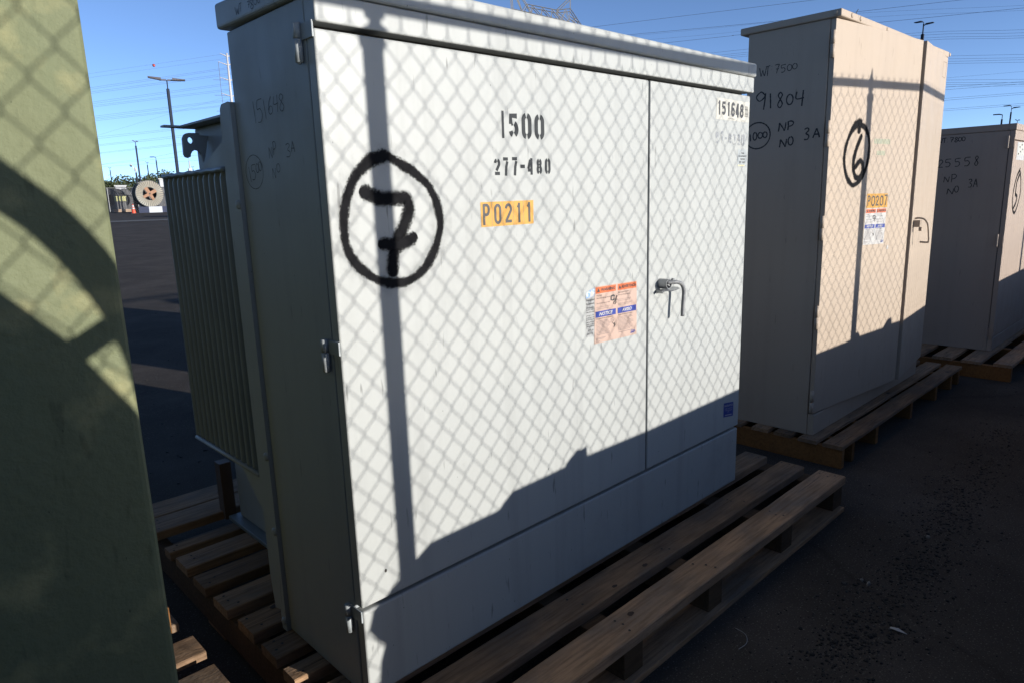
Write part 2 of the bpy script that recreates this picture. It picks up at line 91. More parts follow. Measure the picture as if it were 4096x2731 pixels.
SHEETW = mat('white_vinyl', (.52, .50, .475), .42, var=.06, vscale=14)
ORG = mat('orange_print', (.60, .13, .035), .42)
BLU = mat('blue_print', (.02, .045, .28), .42)
CRM = mat('ivory_vinyl', (.55, .53, .46), .4, var=.05, vscale=20)
OLD = mat('worn_foil_label', (.37, .375, .37), .45, patch=((.25, .26, .26), 50, .5, .6))
SKYB = mat('blue_foil_print', (.22, .36, .62), .4, patch=((.6, .65, .7), 50, .5, .6))
TAPE = mat('faded_green_label', (.33, .325, .215), .5, patch=((.28, .285, .20), 40, .5, .6))
WD = mat('weathered_pallet_wood', (.34, .205, .115), .88, K=.9, grain=.9, spec=.15, col2=(.175, .13, .095), vscale=3.6, stretch=(1, 2.2, 2.2), bump=.5, bscale=60, random_tint=.28)
WO = mat('orange_pallet_wood', (.22, .10, .03), .85, K=.9, spec=.25, grain=.7, var=.25, vscale=4, bump=.4, bscale=50, random_tint=.2)
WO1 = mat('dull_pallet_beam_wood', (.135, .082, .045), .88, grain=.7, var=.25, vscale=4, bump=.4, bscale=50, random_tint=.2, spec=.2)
KNOT = mat('wood_knot', (.075, .042, .022), .85, var=.4, vscale=80)
NAIL = mat('nail_hole', (.03, .025, .02), .8)
FIN = mat('radiator_paint', (.225, .265, .285), .45, var=.15, vscale=5)
CONC = mat('concrete', (.34, .33, .30), .85, var=.2, vscale=6, bump=.4, bscale=60)
ASPH = None
def asphalt():
    m = bpy.data.materials.new('asphalt'); m.use_nodes = True; nt = m.node_tree; N = nt.nodes; L = nt.links; b = N['Principled BSDF']
    b.inputs['Roughness'].default_value = 1.0; b.inputs['Specular IOR Level'].default_value = .12
    tc = N.new('ShaderNodeTexCoord')
    def noise(s, d, r=.6):
        n = N.new('ShaderNodeTexNoise'); n.inputs['Scale'].default_value = s; n.inputs['Detail'].default_value = d; n.inputs['Roughness'].default_value = r; L.new(tc.outputs['Object'], n.inputs['Vector']); return n.outputs['Fac']
    def ramp(src, stops):
        r = N.new('ShaderNodeValToRGB'); e = r.color_ramp.elements
        while len(e) < len(stops): e.new(.5)
        for k, (p, c) in enumerate(stops): e[k].position = p; e[k].color = (*c, 1)
        L.new(src, r.inputs[0]); return r.outputs[0]
    base = ramp(noise(1.1, 8, .7), [(.28, (.027, .0225, .0185)), (.5, (.043, .036, .030)), (.72, (.064, .054, .046))])
    sp = ramp(noise(150, 2), [(.60, (0, 0, 0)), (.72, (.10, .092, .084))])
    a = N.new('ShaderNodeMix'); a.data_type = 'RGBA'; a.blend_type = 'ADD'; a.inputs['Factor'].default_value = 1; L.new(base, a.inputs['A']); L.new(sp, a.inputs['B'])
    v = N.new('ShaderNodeTexVoronoi'); v.feature = 'DISTANCE_TO_EDGE'; v.inputs['Scale'].default_value = .42
    wv = N.new('ShaderNodeTexNoise'); wv.inputs['Scale'].default_value = 1.3; wv.inputs['Detail'].default_value = 6
    L.new(tc.outputs['Object'], wv.inputs['Vector'])
    va = N.new('ShaderNodeMix'); va.data_type = 'VECTOR'; va.inputs['Factor'].default_value = .22; L.new(tc.outputs['Object'], va.inputs['A']); L.new(wv.outputs['Color'], va.inputs['B']); L.new(va.outputs['Result'], v.inputs['Vector'])
    cr = ramp(v.outputs['Distance'], [(.0, (.6, .6, .6)), (.004, (1, 1, 1))])
    c = N.new('ShaderNodeMix'); c.data_type = 'RGBA'; c.blend_type = 'MULTIPLY'; c.inputs['Factor'].default_value = .55; L.new(a.outputs['Result'], c.inputs['A']); L.new(cr, c.inputs['B'])
    L.new(c.outputs['Result'], b.inputs['Base Color'])
    bp = N.new('ShaderNodeBump'); bp.inputs['Strength'].default_value = .8; bp.inputs['Distance'].default_value = .004; L.new(noise(220, 3), bp.inputs['Height']); L.new(bp.outputs[0], b.inputs['Normal'])
    return m
ASPH = asphalt()
def spray(name, inner, outer, amp, nscale, dens=1.0):
    m = bpy.data.materials.new(name); m.use_nodes = True; nt = m.node_tree; N = nt.nodes; L = nt.links; b = N['Principled BSDF']
    b.inputs['Base Color'].default_value = (.007, .007, .008, 1); b.inputs['Roughness'].default_value = .9; b.inputs['Specular IOR Level'].default_value = .1
    uv = N.new('ShaderNodeUVMap'); uv.uv_map = 'UVMap'; sx = N.new('ShaderNodeSeparateXYZ'); L.new(uv.outputs[0], sx.inputs[0])
    ab = N.new('ShaderNodeMath'); ab.operation = 'ABSOLUTE'; L.new(sx.outputs[0], ab.inputs[0])
    tc = N.new('ShaderNodeTexCoord')
    def noise(s, d):
        n = N.new('ShaderNodeTexNoise'); n.inputs['Scale'].default_value = s; n.inputs['Detail'].default_value = d; L.new(tc.outputs['Object'], n.inputs['Vector']); return n.outputs['Fac']
    def math_(op, a, c):
        x = N.new('ShaderNodeMath'); x.operation = op
        for i, q in enumerate((a, c)):
            if isinstance(q, (int, float)): x.inputs[i].default_value = q
            else: L.new(q, x.inputs[i])
        return x.outputs[0]
    n1 = math_('MULTIPLY', math_('SUBTRACT', noise(nscale, 3), .5), amp)
    n2 = math_('MULTIPLY', math_('SUBTRACT', noise(40, 2), .5), amp * .5)
    t = math_('ADD', ab.outputs[0], math_('ADD', n1, n2))
    r = N.new('ShaderNodeMapRange'); r.interpolation_type = 'SMOOTHSTEP'; r.inputs['From Min'].default_value = inner; r.inputs['From Max'].default_value = outer
    r.inputs['To Min'].default_value = dens; r.inputs['To Max'].default_value = 0; L.new(t, r.inputs['Value'])
    L.new(r.outputs[0], b.inputs['Alpha'])
    return m
SPRAY = spray('spray_paint', .46, 1.0, 1.0, 300, .97)
SPRAYF = spray('spray_mist', -.1, .6, 6.0, 900, .16)
# ------------------------------------------------------------------ mesh helpers
def tag(o, label=None, cat=None, group=None, kind=None):
    if label: o['label'] = label
    if cat: o['category'] = cat
    if group: o['group'] = group
    if kind: o['kind'] = kind
    return o
def empty(name, loc, label, cat, group=None, rz=0):
    o = bpy.data.objects.new(name, None); COL.objects.link(o); o.location = loc; o.rotation_euler = (0, 0, rz); o.empty_display_size = .2
    return tag(o, label, cat, group)
class MB:
    def __init__(s): s.v = []; s.f = []; s.m = []; s.uv = {}; s.off = Vector((0, 0, 0))
    def add(s, vs, fs, m=0):
        b = len(s.v); s.v += [tuple(Vector(p) - s.off) for p in vs]; s.f += [tuple(b + i for i in f) for f in fs]; s.m += [m] * len(fs)
    def box(s, x0, x1, y0, y1, z0, z1, m=0, bev=0.0):
        if bev <= 0:
            s.add([(x0,y0,z0),(x1,y0,z0),(x1,y1,z0),(x0,y1,z0),(x0,y0,z1),(x1,y0,z1),(x1,y1,z1),(x0,y1,z1)], [(3,2,1,0),(4,5,6,7),(0,1,5,4),(1,2,6,5),(2,3,7,6),(3,0,4,7)], m); return
        bm = bmesh.new(); bmesh.ops.create_cube(bm, size=1)
        for q in bm.verts: q.co = Vector(((x0+x1)/2 + q.co.x*(x1-x0), (y0+y1)/2 + q.co.y*(y1-y0), (z0+z1)/2 + q.co.z*(z1-z0)))
        bmesh.ops.bevel(bm, geom=bm.edges[:], offset=bev, segments=3, profile=.5, affect='EDGES')
        s.add([q.co for q in bm.verts], [[q.index for q in f.verts] for f in bm.faces], m); bm.free()
    def prism(s, poly, fn, t0, t1, m=0):   # poly 2D, fn(u,v,t)->3D
        n = len(poly); s.add([fn(u, v, t0) for u, v in poly] + [fn(u, v, t1) for u, v in poly], [tuple(range(n))[::-1], tuple(range(n, 2*n))] + [(i, (i+1) % n, n+(i+1) % n, n+i) for i in range(n)], m)
    def tube(s, pts, r, n=6, m=0, cap=True):
        pts = [Vector(p) for p in pts]; rs = r if isinstance(r, (list, tuple)) else [r]*len(pts); vs = []; prev = None
        for i, p in enumerate(pts):
            d = (pts[min(i+1, len(pts)-1)] - pts[max(i-1, 0)]).normalized()
            a = prev if prev is not None else (Vector((0, 0, 1)) if abs(d.z) < .9 else Vector((1, 0, 0)))
            x = (a - d*a.dot(d)); x = x.normalized() if x.length > 1e-6 else d.orthogonal().normalized(); prev = x; y = d.cross(x)
            vs += [p + (x*math.cos(2*math.pi*k/n) + y*math.sin(2*math.pi*k/n))*rs[i] for k in range(n)]
        fs = [(i*n+k, i*n+(k+1) % n, (i+1)*n+(k+1) % n, (i+1)*n+k) for i in range(len(pts)-1) for k in range(n)]
        if cap: fs += [tuple(range(n))[::-1], tuple((len(pts)-1)*n+k for k in range(n))]
        s.add(vs, fs, m)
    def dome(s, c, nrm, r, h, m=0, n=12):
        c = Vector(c); nrm = Vector(nrm).normalized(); x = nrm.orthogonal().normalized(); y = nrm.cross(x); vs = []; 
        for rr, hh in ((1, 0), (.92, .45), (.65, .85), (.3, 1)): vs += [c + nrm*h*hh + (x*math.cos(2*math.pi*k/n) + y*math.sin(2*math.pi*k/n))*r*rr for k in range(n)]
        fs = [(i*n+k, i*n+(k+1) % n, (i+1)*n+(k+1) % n, (i+1)*n+k) for i in range(3) for k in range(n)] + [tuple(3*n+k for k in range(n))]
        s.add(vs, fs, m)
    def ribbon(s, pts, w, fn, off, closed=False, m=0, uv=True, taper=False):
        P = [Vector(p) for p in pts]; n = len(P); vs = []; L = 0; uvs = []
        ws = w if isinstance(w, (list, tuple)) else [w]*n
        for i in range(n):
            if closed: a, b = P[i-1], P[(i+1) % n]
            else: a, b = P[max(i-1, 0)], P[min(i+1, n-1)]
            d = (b-a); d = d.normalized() if d.length > 1e-9 else Vector((1, 0)); q = Vector((-d.y, d.x))
            hw = ws[i]/2
            vs += [fn(P[i].x+q.x*hw, P[i].y+q.y*hw, off), fn(P[i].x-q.x*hw, P[i].y-q.y*hw, off)]
        base = len(s.f); k = n if closed else n-1
        fs = [(2*i, 2*i+1, 2*((i+1) % n)+1, 2*((i+1) % n)) for i in range(k)]
        s.add(vs, fs, m)
        for j in range(k): s.uv[base+j] = [(1, j), (-1, j), (-1, j+1), (1, j+1)]
    def build(s, name, mats, parent=None, smooth=False, loc=None):
        me = bpy.data.meshes.new(name); me.from_pydata(s.v, [], s.f)
        for mm in (mats if isinstance(mats, (list, tuple)) else [mats]): me.materials.append(mm)
        me.polygons.foreach_set('material_index', s.m)
        if s.uv:
            ul = me.uv_layers.new(name='UVMap')
            for fi, uvs in s.uv.items():
                p = me.polygons[fi]
                for li, c in zip(p.loop_indices, uvs): ul.data[li].uv = c
        if smooth: me.polygons.foreach_set('use_smooth', [True]*len(me.polygons))
        me.update(); o = bpy.data.objects.new(name, me); COL.objects.link(o)
        if parent: o.parent = parent
        if loc: o.location = loc
        return o
def catmull(P, n=5, closed=False):
    out = []; N = len(P); rng = range(N if closed else N-1)
    for i in rng:
        p = [Vector(P[(i+k) % N]) if closed else Vector(P[max(0, min(N-1, i+k))]) for k in (-1, 0, 1, 2)]
        for j in range(n):
            t = j/n; out.append(.5*((2*p[1]) + (p[2]-p[0])*t + (2*p[0]-5*p[1]+4*p[2]-p[3])*t*t + (3*p[1]-p[0]-3*p[2]+p[3])*t**3))
    if not closed: out.append(Vector(P[-1]))
    return out
def arc(cx, cy, rx, ry, a0, a1, n=14): return [(cx+rx*math.cos(math.radians(a0+(a1-a0)*i/n)), cy+ry*math.sin(math.radians(a0+(a1-a0)*i/n))) for i in range(n+1)]
HAND = {'1': [[(.3, 1), (.55, .5), (.7, 0)]], '5': [[(.95, 1), (.15, .95), (.12, .58), (.55, .6), (.85, .35), (.6, .03), (.1, .02)]],
 '6': [[(.75, 1), (.3, .7), (.05, .25), (.35, 0), (.85, .12), (.8, .4), (.4, .45), (.1, .25)]], '4': [[(.15, .95), (.1, .5), (.95, .52)], [(.85, 1), (.8, .5), (.75, 0)]],
 '8': [[(.8, .9), (.45, 1), (.15, .8), (.5, .55), (.9, .25), (.5, 0), (.1, .2), (.5, .55), (.85, .8), (.8, .9)]], '0': [arc(.5, .5, .45, .5, 80, 430)], 'O': [arc(.5, .5, .45, .5, 100, 450)],
 'C': [arc(.5, .5, .5, .5, 60, 425, 28)], 'N': [[(0, 0), (.08, .5), (.1, 1)], [(.1, 1), (.55, .45), (.85, .02)], [(.85, .02), (.95, .5), (1, 1)]],
 'P': [[(.15, 0), (.2, .5), (.15, 1)], [(.15, .95), (.6, 1), (.95, .8), (.7, .5), (.2, .42)]], '3': [[(.1, .9), (.6, 1), (.85, .8), (.4, .55), (.9, .35), (.7, .05), (.1, .05)]],
 'A': [[(0, 0), (.3, .6), (.5, 1)], [(.5, 1), (.75, .5), (.95, 0)], [(.1, .38), (.9, .36)]], 'W': [[(0, 1), (.12, .5), (.25, 0)], [(.25, 0), (.4, .4), (.5, .7)], [(.5, .7), (.6, .3), (.75, 0)], [(.75, 0), (.9, .5), (1, 1)]],
 'T': [[(0, .95), (.5, .97), (1, 1)], [(.5, .97), (.45, .5), (.4, 0)]], ':': [[(.5, .9), (.5, .8)], [(.5, .15), (.5, .05)]], '7': [[(0, .95), (.5, 1), (.95, .98)], [(.95, .98), (.6, .5), (.4, 0)], [(.25, .5), (.85, .5)]],
 '9': [[(.9, .8), (.5, 1), (.05, .75), (.35, .5), (.8, .65), (.95, .9)], [(.95, .9), (.9, .5), (.8, 0)]], '2': [[(.1, .8), (.5, 1), (.85, .75), (.4, .3), (0, .02)], [(0, .02), (.5, .05), (.95, .03)]]}
def hand(mb, gl, fn, w, off=.0006):
    for ch, x, y, ww, hh in gl:
        for st in HAND[ch]:
            pts = [(x+a*ww, y+b*hh) for a, b in st]
            pts = catmull(pts, 4) if len(pts) > 2 else [Vector(p) for p in pts]
            ws = [w*(.75+.5*random.random()) for _ in pts]
            mb.ribbon(pts, ws, fn, off)
            off += .00001
# bold condensed digits drawn as centre lines; q = True breaks them as a stencil
def rcap(P, w):
    # a stroke whose ends narrow to a round cap
    P = [Vector(p) for p in P]; a = (P[0]-P[1]).normalized(); b = (P[-1]-P[-2]).normalized();  k = [(1, .25), (.9, .6), (.6, .85), (.3, .97)]
    return [P[0]+a*w*.5*t for t, s in k]+P+[P[-1]+b*w*.5*t for t, s in k[::-1]], [w*s for t, s in k]+[w]*len(P)+[w*s for t, s in k[::-1]]
def bold(ch, q=False):
    a, b = .14, .86
    L = {'1': [[(.62, 0), (.62, 1)], [(.62, .93), (.10, .76)]], '0': [arc(.5, .74, .36, .26, 0, 180) [0:] + arc(.5, .26, .36, .26, 180, 360) + [(.86, .74)]],
     '5': [[(.92, .95), (.22, .95), (.17, .55)], [(.17, .55)] + arc(.5, .32, .36, .28, 130, -150)], '2': [arc(.5, .74, .36, .26, 170, -20) + [(.5, .36), (.14, .06)], [(.05, .05), (.95, .05)]],
     '7': [[(.04, .95), (.88, .95)], [(.86, .95), (.55, .5), (.38, 0)]], '4': [[(.70, 0), (.70, 1)], [(.66, .98), (.12, .30)], [(.04, .28), (1, .28)]],
     '8': [arc(.5, .75, .32, .22, 0, 360), arc(.5, .27, .36, .27, 0, 360)], '6': [arc(.5, .76, .36, .24, 20, 180) + [(.14, .3)], arc(.5, .28, .36, .28, 0, 360)],
     '9': [arc(.5, .72, .36, .28, 0, 360), [(.86, .7)] + arc(.5, .24, .36, .24, 0, -150)], '3': [arc(.5, .75, .34, .25, 150, -80), arc(.5, .27, .36, .27, 80, -150)],
     'P': [[(.16, 0), (.16, 1)], [(.16, .95), (.55, .95)] + arc(.55, .72, .3, .23, 90, -90) + [(.16, .49)]], '-': [[(0, .5), (1, .5)]]}
    if q:
        L['0'] = [arc(.5, .74, .36, .26, 105, 180) + arc(.5, .26, .36, .26, 180, 255), arc(.5, .74, .36, .26, 75, 0) + arc(.5, .26, .36, .26, 0, -75)]
        L['8'] = [arc(.5, .75, .32, .22, 105, 250), arc(.5, .75, .32, .22, 75, -70), arc(.5, .27, .36, .27, 110, 250), arc(.5, .27, .36, .27, 70, -70)]
        L['5'] = [[(.92, .93), (.2, .93), (.2, .55)], arc(.5, .32, .36, .28, 70, -65), arc(.5, .32, .36, .28, -110, -160), [(.2, .56), (.38, .62)]]
        L['2'] = [arc(.5, .72, .36, .24, 170, 105), arc(.5, .72, .36, .24, 75, -20) + [(.35, .25)], [(.08, .06), (.95, .06)]]
        L['7'] = [[(.04, .93), (.92, .93)], [(.80, .80), (.6, .5), (.48, 0)]]
        L['4'] = [[(.74, 0), (.74, 1)], [(.50, .9), (.12, .36)], [(.04, .28), (.56, .28)]]
        L['3'] = [arc(.5, .75, .34, .25, 150, 105), arc(.5, .75, .34, .25, 70, -60), arc(.5, .27, .36, .27, 60, -70), arc(.5, .27, .36, .27, -110, -160)]
        L['9'] = [arc(.5, .72, .34, .26, 105, 255), arc(.5, .72, .34, .26, 75, 0) + [(.84, .3)], arc(.5, .26, .34, .26, 0, -70), arc(.5, .26, .34, .26, -110, -160)]
        L['1'] = [[(.5, 0), (.5, 1)]]
    return L[ch]
def digits(mb, gl, fn, sw, off, q=False, m=0):
    for ch, x, y, w, h in gl:
        s = min(sw, w*.5) if ch != '-' else h; nx = lambda a: max(x+s*.1, min(x+w-s*.1, x+s/2+(a-.14)/.72*(w-s)))
        for st in bold(ch, q):
            pts = [(nx(a), y+(s/2 if ch not in '147P-' or False else 0)+b*(h-(s if ch not in '147P-' else 0))) for a, b in st]
            if ch in '4P7': pts = [(px, min(py, y+h)) for px, py in pts]
            if ch == '-': pts = [(x, y+h/2), (x+w, y+h/2)]
            if ch == '1' and q: s_ = min(sw, w); pts = [(x+w*.5, y), (x+w*.5, y+h)]
            mb.ribbon(pts, s, fn, off, m=m); off += .00002
def text(mb, s, fn, x, y, w, h, off, bold_=0.0, m=0, shear=0.0, quad=None):
    cu = bpy.data.curves.new('t', 'FONT'); cu.body = s; cu.offset = bold_; cu.resolution_u = 2; cu.shear = shear
    o = bpy.data.objects.new('t', cu); COL.objects.link(o); dg = bpy.context.evaluated_depsgraph_get(); dg.update()
    me = bpy.data.meshes.new_from_object(o.evaluated_get(dg))
    xs = [q.co.x for q in me.vertices]; ys = [q.co.y for q in me.vertices]
    if xs:
        x0, x1, y0, y1 = min(xs), max(xs), min(ys), max(ys)
        vs = [fn(x+(q.co.x-x0)/(x1-x0)*w, y+(q.co.y-y0)/(y1-y0)*h, off) for q in me.vertices]
        mb.add(vs, [tuple(p.vertices) for p in me.polygons], m)
    bpy.data.objects.remove(o); bpy.data.meshes.remove(me); bpy.data.curves.remove(cu)
def quadfn(Q, fn):   # Q = bl, br, tr, tl in plane coords -> fn2(u,v in 0..1, off)
    bl, br, tr, tl = [Vector(q) for q in Q]
    def g(u, v, off):
        p = bl*(1-u)*(1-v) + br*u*(1-v) + tr*u*v + tl*(1-u)*v
        return fn(p.x, p.y, off)
    return g
def rect(mb, fn, u0, u1, v0, v1, off, m=0): mb.add([fn(u0, v0, off), fn(u1, v0, off), fn(u1, v1, off), fn(u0, v1, off)], [(0, 1, 2, 3)], m)
def warning_sheet(name, Q, fn, parent, paper, off=.0005):
    g = quadfn(Q, fn); mb = MB(); rect(mb, g, 0, 1, 0, 1, off, 0); o2 = off+.0004; o3 = off+.0008
    for a, b in ((.02, .485), (.53, .985)):
        rect(mb, g, a, b, .875, .985, o2, 1); rect(mb, g, a, b, .455, .56, o2, 2)
    text(mb, 'WARNING', g, .135, .905, .325, .055, o3, .03, 3); text(mb, 'ADVERTENCIA', g, .615, .905, .36, .055, o3, .03, 3)
    for a in (.05, .545): mb.add([g(a, .90, o3), g(a+.065, .90, o3), g(a+.032, .968, o3)], [(0, 1, 2)], 3)
    text(mb, 'NOTICE', g, .10, .478, .31, .062, o3, .035, 4, .25); text(mb, 'AVISO', g, .63, .478, .24, .062, o3, .035, 4, .25)
    L = [('Keep Out!', .04, .822, .12, .028), ('Hazardous Voltage Inside.', .04, .775, .31, .028), ('Can shock, burn, or cause death.', .04, .69, .31, .022), ('If open or unlocked immediately call', .04, .625, .31, .017), ('Salt River Project (602) 236-8811', .04, .595, .28, .017),
         ('Manténgase Alejado!', .545, .822, .25, .026), ('Contiene Voltaje Peligroso.', .545, .775, .30, .026), ('Puede producir choques eléctricos,', .545, .70, .31, .018), ('quemaduras o causarle la muerte.', .545, .675, .29, .018), ('Si se encuentra abierto o sin llave llame a', .545, .63, .33, .016), ('Salt River Project (602) 236-8811', .545, .602, .27, .016),
         ('Energized Electrical Equipment', .04, .415, .38, .026), ('Equipo Eléctrico Energizado', .545, .415, .33, .026)]
    for s, x, y, w, h in L: text(mb, s, g, x, y, w, h, o3, .004, 3 if h > .02 else 5)
    rnd = random.Random(3)
    for k in range(11):
        y = .385-k*.024
        for x0, x1 in ((.04, .30+.05*rnd.random()), (.545, .80+.13*rnd.random())):
            x = x0
            while x < x1:
                w = .015+.03*rnd.random(); rect(mb, g, x, min(x+w, x1), y, y+.008, o3, 5); x += w+.008
    for x0, x1, y in ((.04, .25, .085), (.04, .22, .065), (.545, .90, .11), (.04, .12, .03)): rect(mb, g, x0, x1, y, y+.008, o3, 5)
    # box and falling figure pictogram
    B = [(.36, .80), (.42, .82), (.46, .80), (.46, .72), (.42, .705), (.36, .72)]; mb.add([g(x, y, o3) for x, y in B], [tuple(range(6))], 3)
    rect(mb, g, .385, .41, .73, .785, o3+.0002, 0); rect(mb, g, .425, .445, .73, .785, o3+.0002, 0)
    F = lambda pts, w: mb.ribbon([Vector(p) for p in pts], w, g, o3+.0003, m=3)
    F([(.50, .765), (.47, .70), (.44, .685), (.43, .65)], .016); F([(.47, .70), (.49, .67), (.46, .635)], .014); F([(.42, .735), (.48, .725), (.52, .715)], .012); F(arc(.505, .778, .008, .008, 0, 360, 8), .012)
    T = [(.36+.05*math.cos(k)*(.5+.5*((k*7) % 3)/2)+.03, .36+.035*math.sin(k*1.7)) for k in range(12)]
    for k, (x, y) in enumerate(T): rect(mb, g, x, x+.018, y, y+.008, o3, 5)
    F([(.40, .33), (.44, .28), (.47, .26)], .008); F([(.455, .31), (.465, .27), (.44, .23)], .016)
    text(mb, 'SRP', g, .84, .045, .12, .035, o3, .04, 2, .3); mb.ribbon([Vector(p) for p in ((.85, .09), (.88, .10), (.92, .088), (.955, .10))], .01, g, o3, m=2)
    return mb.build(name, [paper, ORG, BLU, INK, SHEETW, INKT], parent)
# ================================================================== SETTING
def grid_ground():
    mb = MB(); ys = [-40, -3, 3, 30, 120, 600, 3500]; xs = [-3000, -40, 0, 12, 60, 400, 3500]
    for i in range(len(ys)-1):
        for j in range(len(xs)-1):
            a, b = ys[i], ys[i+1]; c, d = xs[j], xs[j+1]
            mb.add([(c, a, GZ(a)), (d, a, GZ(a)), (d, b, GZ(b)), (c, b, GZ(b))], [(0, 1, 2, 3)])
    tag(mb.build('ground', ASPH), kind='structure')
grid_ground()
mb = MB(); y0, y1 = 49, 51.5
mb.add([(-60, y0+8, GZ(y0+8)+.02), (60, y0-6, GZ(y0-6)+.02), (60, y1-6, GZ(y1-6)+.02), (-60, y1+10, GZ(y1+10)+.02)], [(0, 1, 2, 3)])
CONCD = mat('old_concrete', (.10, .094, .086), .9, var=.2, vscale=2)
tag(mb.build('concrete_strip', CONCD), kind='structure')
# loose gravel and dirt swept along the asphalt
GRV = mat('gravel_stone', (.06, .055, .05), .9, random_tint=.4, var=.5, vscale=40)
GRVD = mat('black_grit', (.012, .011, .010), .95, var=.3, vscale=60)
def pebble(mb, x, y, r, m, rnd, h=.6):
    n = 6; a0 = rnd.random()*6; rx = r*(.7+.6*rnd.random()); ry = r*(.6+.5*rnd.random())
    ring = [(x+rx*math.cos(a0+k*2*math.pi/n)*(.8+.4*rnd.random()), y+ry*math.sin(a0+k*2*math.pi/n)*(.8+.4*rnd.random())) for k in range(n)]
    z = GZ(y); mb.add([(a, b, z-.001) for a, b in ring]+[(x+(a-x)*.7, y+(b-y)*.7, z+r*h*(.7+.4*rnd.random())) for a, b in ring]+[(x, y, z+r*h)],
        [(k, (k+1) % n, n+(k+1) % n, n+k) for k in range(n)]+[(n+k, n+(k+1) % n, 2*n) for k in range(n)], m)
rnd = random.Random(11); mb = MB(); DB = DATA['debris']
for k in range(3200):
    i = rnd.randrange(len(DB)-1); t = rnd.random(); x = DB[i][0]*(1-t)+DB[i+1][0]*t; y = DB[i][1]*(1-t)+DB[i+1][1]*t
    s = .05+.05*math.sin(x*5)**2
    pebble(mb, x+rnd.gauss(0, s*1.5), y+rnd.gauss(0, s), abs(rnd.gauss(.0015, .0024))+.0012, 0 if rnd.random() < .22 else 1, rnd)
for k in range(1500):
    pebble(mb, rnd.uniform(.2, 6.5), rnd.uniform(-1.35, -.35), abs(rnd.gauss(.0015, .002))+.001, 0 if rnd.random() < .55 else 1, rnd)
for k in range(900):
    pebble(mb, rnd.uniform(-.6, 3), rnd.uniform(1.8, 9), abs(rnd.gauss(.002, .003))+.002, 0, rnd)
tag(mb.build('gravel', [GRV, GRVD]), 'loose grit and small stones scattered along the dark asphalt', 'gravel', kind='stuff')
LST = mat('light_stone', (.20, .19, .175), .9, var=.4, vscale=60)
for i, (x, y, z) in enumerate(DATA['pebbles'][:3]):
    mb = MB(); pebble(mb, 0, 0, .011 if i < 3 else .006, 0, rnd, .7)
    o = mb.build('stone', LST, loc=(x, y, 0)); tag(o, ['larger pale stone of the pair near the middle of the dark asphalt', 'smaller pale stone just behind the larger of the pair on the asphalt', 'single pale stone lying in the line of black grit beside the near pallet'][i] if i < 3 else 'tiny pale stone lying loose on the shaded asphalt', 'stone', 'small stones on the asphalt')
sc = DATA['scrap']; a, b = Vector(sc[0]), Vector(sc[1]); d = (b-a); q = Vector((-d.y, d.x, 0)).normalized()
mb = MB(); P = [a+q*.004, a+d*.4+q*.009, b, a+d*.5-q*.008, a-q*.004]
mb.off = a; mb.add([p+Vector((0, 0, .004+.003*(i % 2))) for i, p in enumerate(P)]+[p+Vector((0, 0, .0052+.003*(i % 2))) for i, p in enumerate(P)], [(4, 3, 2, 1, 0), (5, 6, 7, 8, 9)]+[(i, (i+1) % 5, 5+(i+1) % 5, 5+i) for i in range(5)])
tag(mb.build('paper_scrap', mat('dusty_paper', (.42, .41, .40), .8), loc=a), 'thin pointed scrap of pale paper lying on the shaded asphalt', 'scrap')
mb = MB(); mb.tube(catmull([(1.02, -.47, .003), (1.06, -.475, .006), (1.10, -.45, .004), (1.11, -.41, .003)], 6), .0009, 5); mb.off = Vector()
tag(mb.build('wire_offcut', GALV), 'thin curled wire offcut lying on asphalt beside the near pallet', 'wire')
# ================================================================== FENCE AND WALL BEHIND THE CAMERA (they cast the shadows)
FY = -1.75; SL = .018
SAG = [(-3.3, -.03), (.8, -.0165), (1.6, -.008), (2.3, .003), (2.8, .033), (3.4, .060), (4.3, .078), (8, .15), (11.1, .2)]
def fz(x, z):
    for (a, p), (b_, q) in zip(SAG, SAG[1:]):
        if x <= b_: return z+(p+(q-p)*(x-a)/(b_-a))*z/2.16
    return z+.2*z/2.16
F0, F1 = -3.2, 11.0
fence = empty('chain_link_fence', (.7, FY, 0), 'grey chain-link fence with top rail running behind the low wall', 'fence')
mb = MB(); mb.off = Vector((.7, FY, 0)); w = .0667; h = .0805; top = 2.123
k0 = int((F0-.662)/w); k1 = int((F1-.662)/w)
for k in range(k0, k1):
    for s_ in (0, 1):
        # one wire zigzags between node columns k and k+.5 ; hooks its neighbours at the nodes
        xa = .662+w*k+(w/2)*s_; xb = xa+w/2
        pts = []; z = top+.046; pts.append((xa+(.010 if s_ == 0 else .010), FY, z+.004)); 
        left = (s_ == 0)
        zz = top; j = 0
        # nodes of integer columns sit at top - h*j, half columns half a step lower
        z = top
        side = 0
        pts = [((xa if s_ == 0 else xb)+(-.004), FY, top+.055), ((xa if s_ == 0 else xb), FY, top+.030)]
        while z > .03:
            on_int = (side == 0)
            X = (xa if s_ == 0 else xb) if on_int else (xb if s_ == 0 else xa)
            yo = .0022 if (s_ == 0) == on_int else -.0022
            pts.append((X, FY+yo, z+.0042)); pts.append((X, FY+yo, z-.0042)); z -= h/2; side ^= 1
        pts = [(x, y, fz(x, z)) for x, y, z in pts]
        mb.tube(pts, .00132, 4, cap=False)
    # knuckled and barbed tips over the rail
    X = .662+w*k
    for dx in (-.010, .010): mb.tube([(X, FY, fz(X, top+.050)), (X+dx, FY, fz(X, top+.082))], .0022, 4)
mb.build('wire_mesh', GALV, fence)
mb = MB(); mb.off = Vector((.7, FY, 0)); mb.tube([(x, FY, fz(x, 2.165)) for x in (F0, -1, .8, 1.2, 1.8, 2.1, 2.4, 2.9, 3.4, 3.8, 4.3, 8, F1)], .0205, 16); mb.build('top_rail', GALV, fence, True)
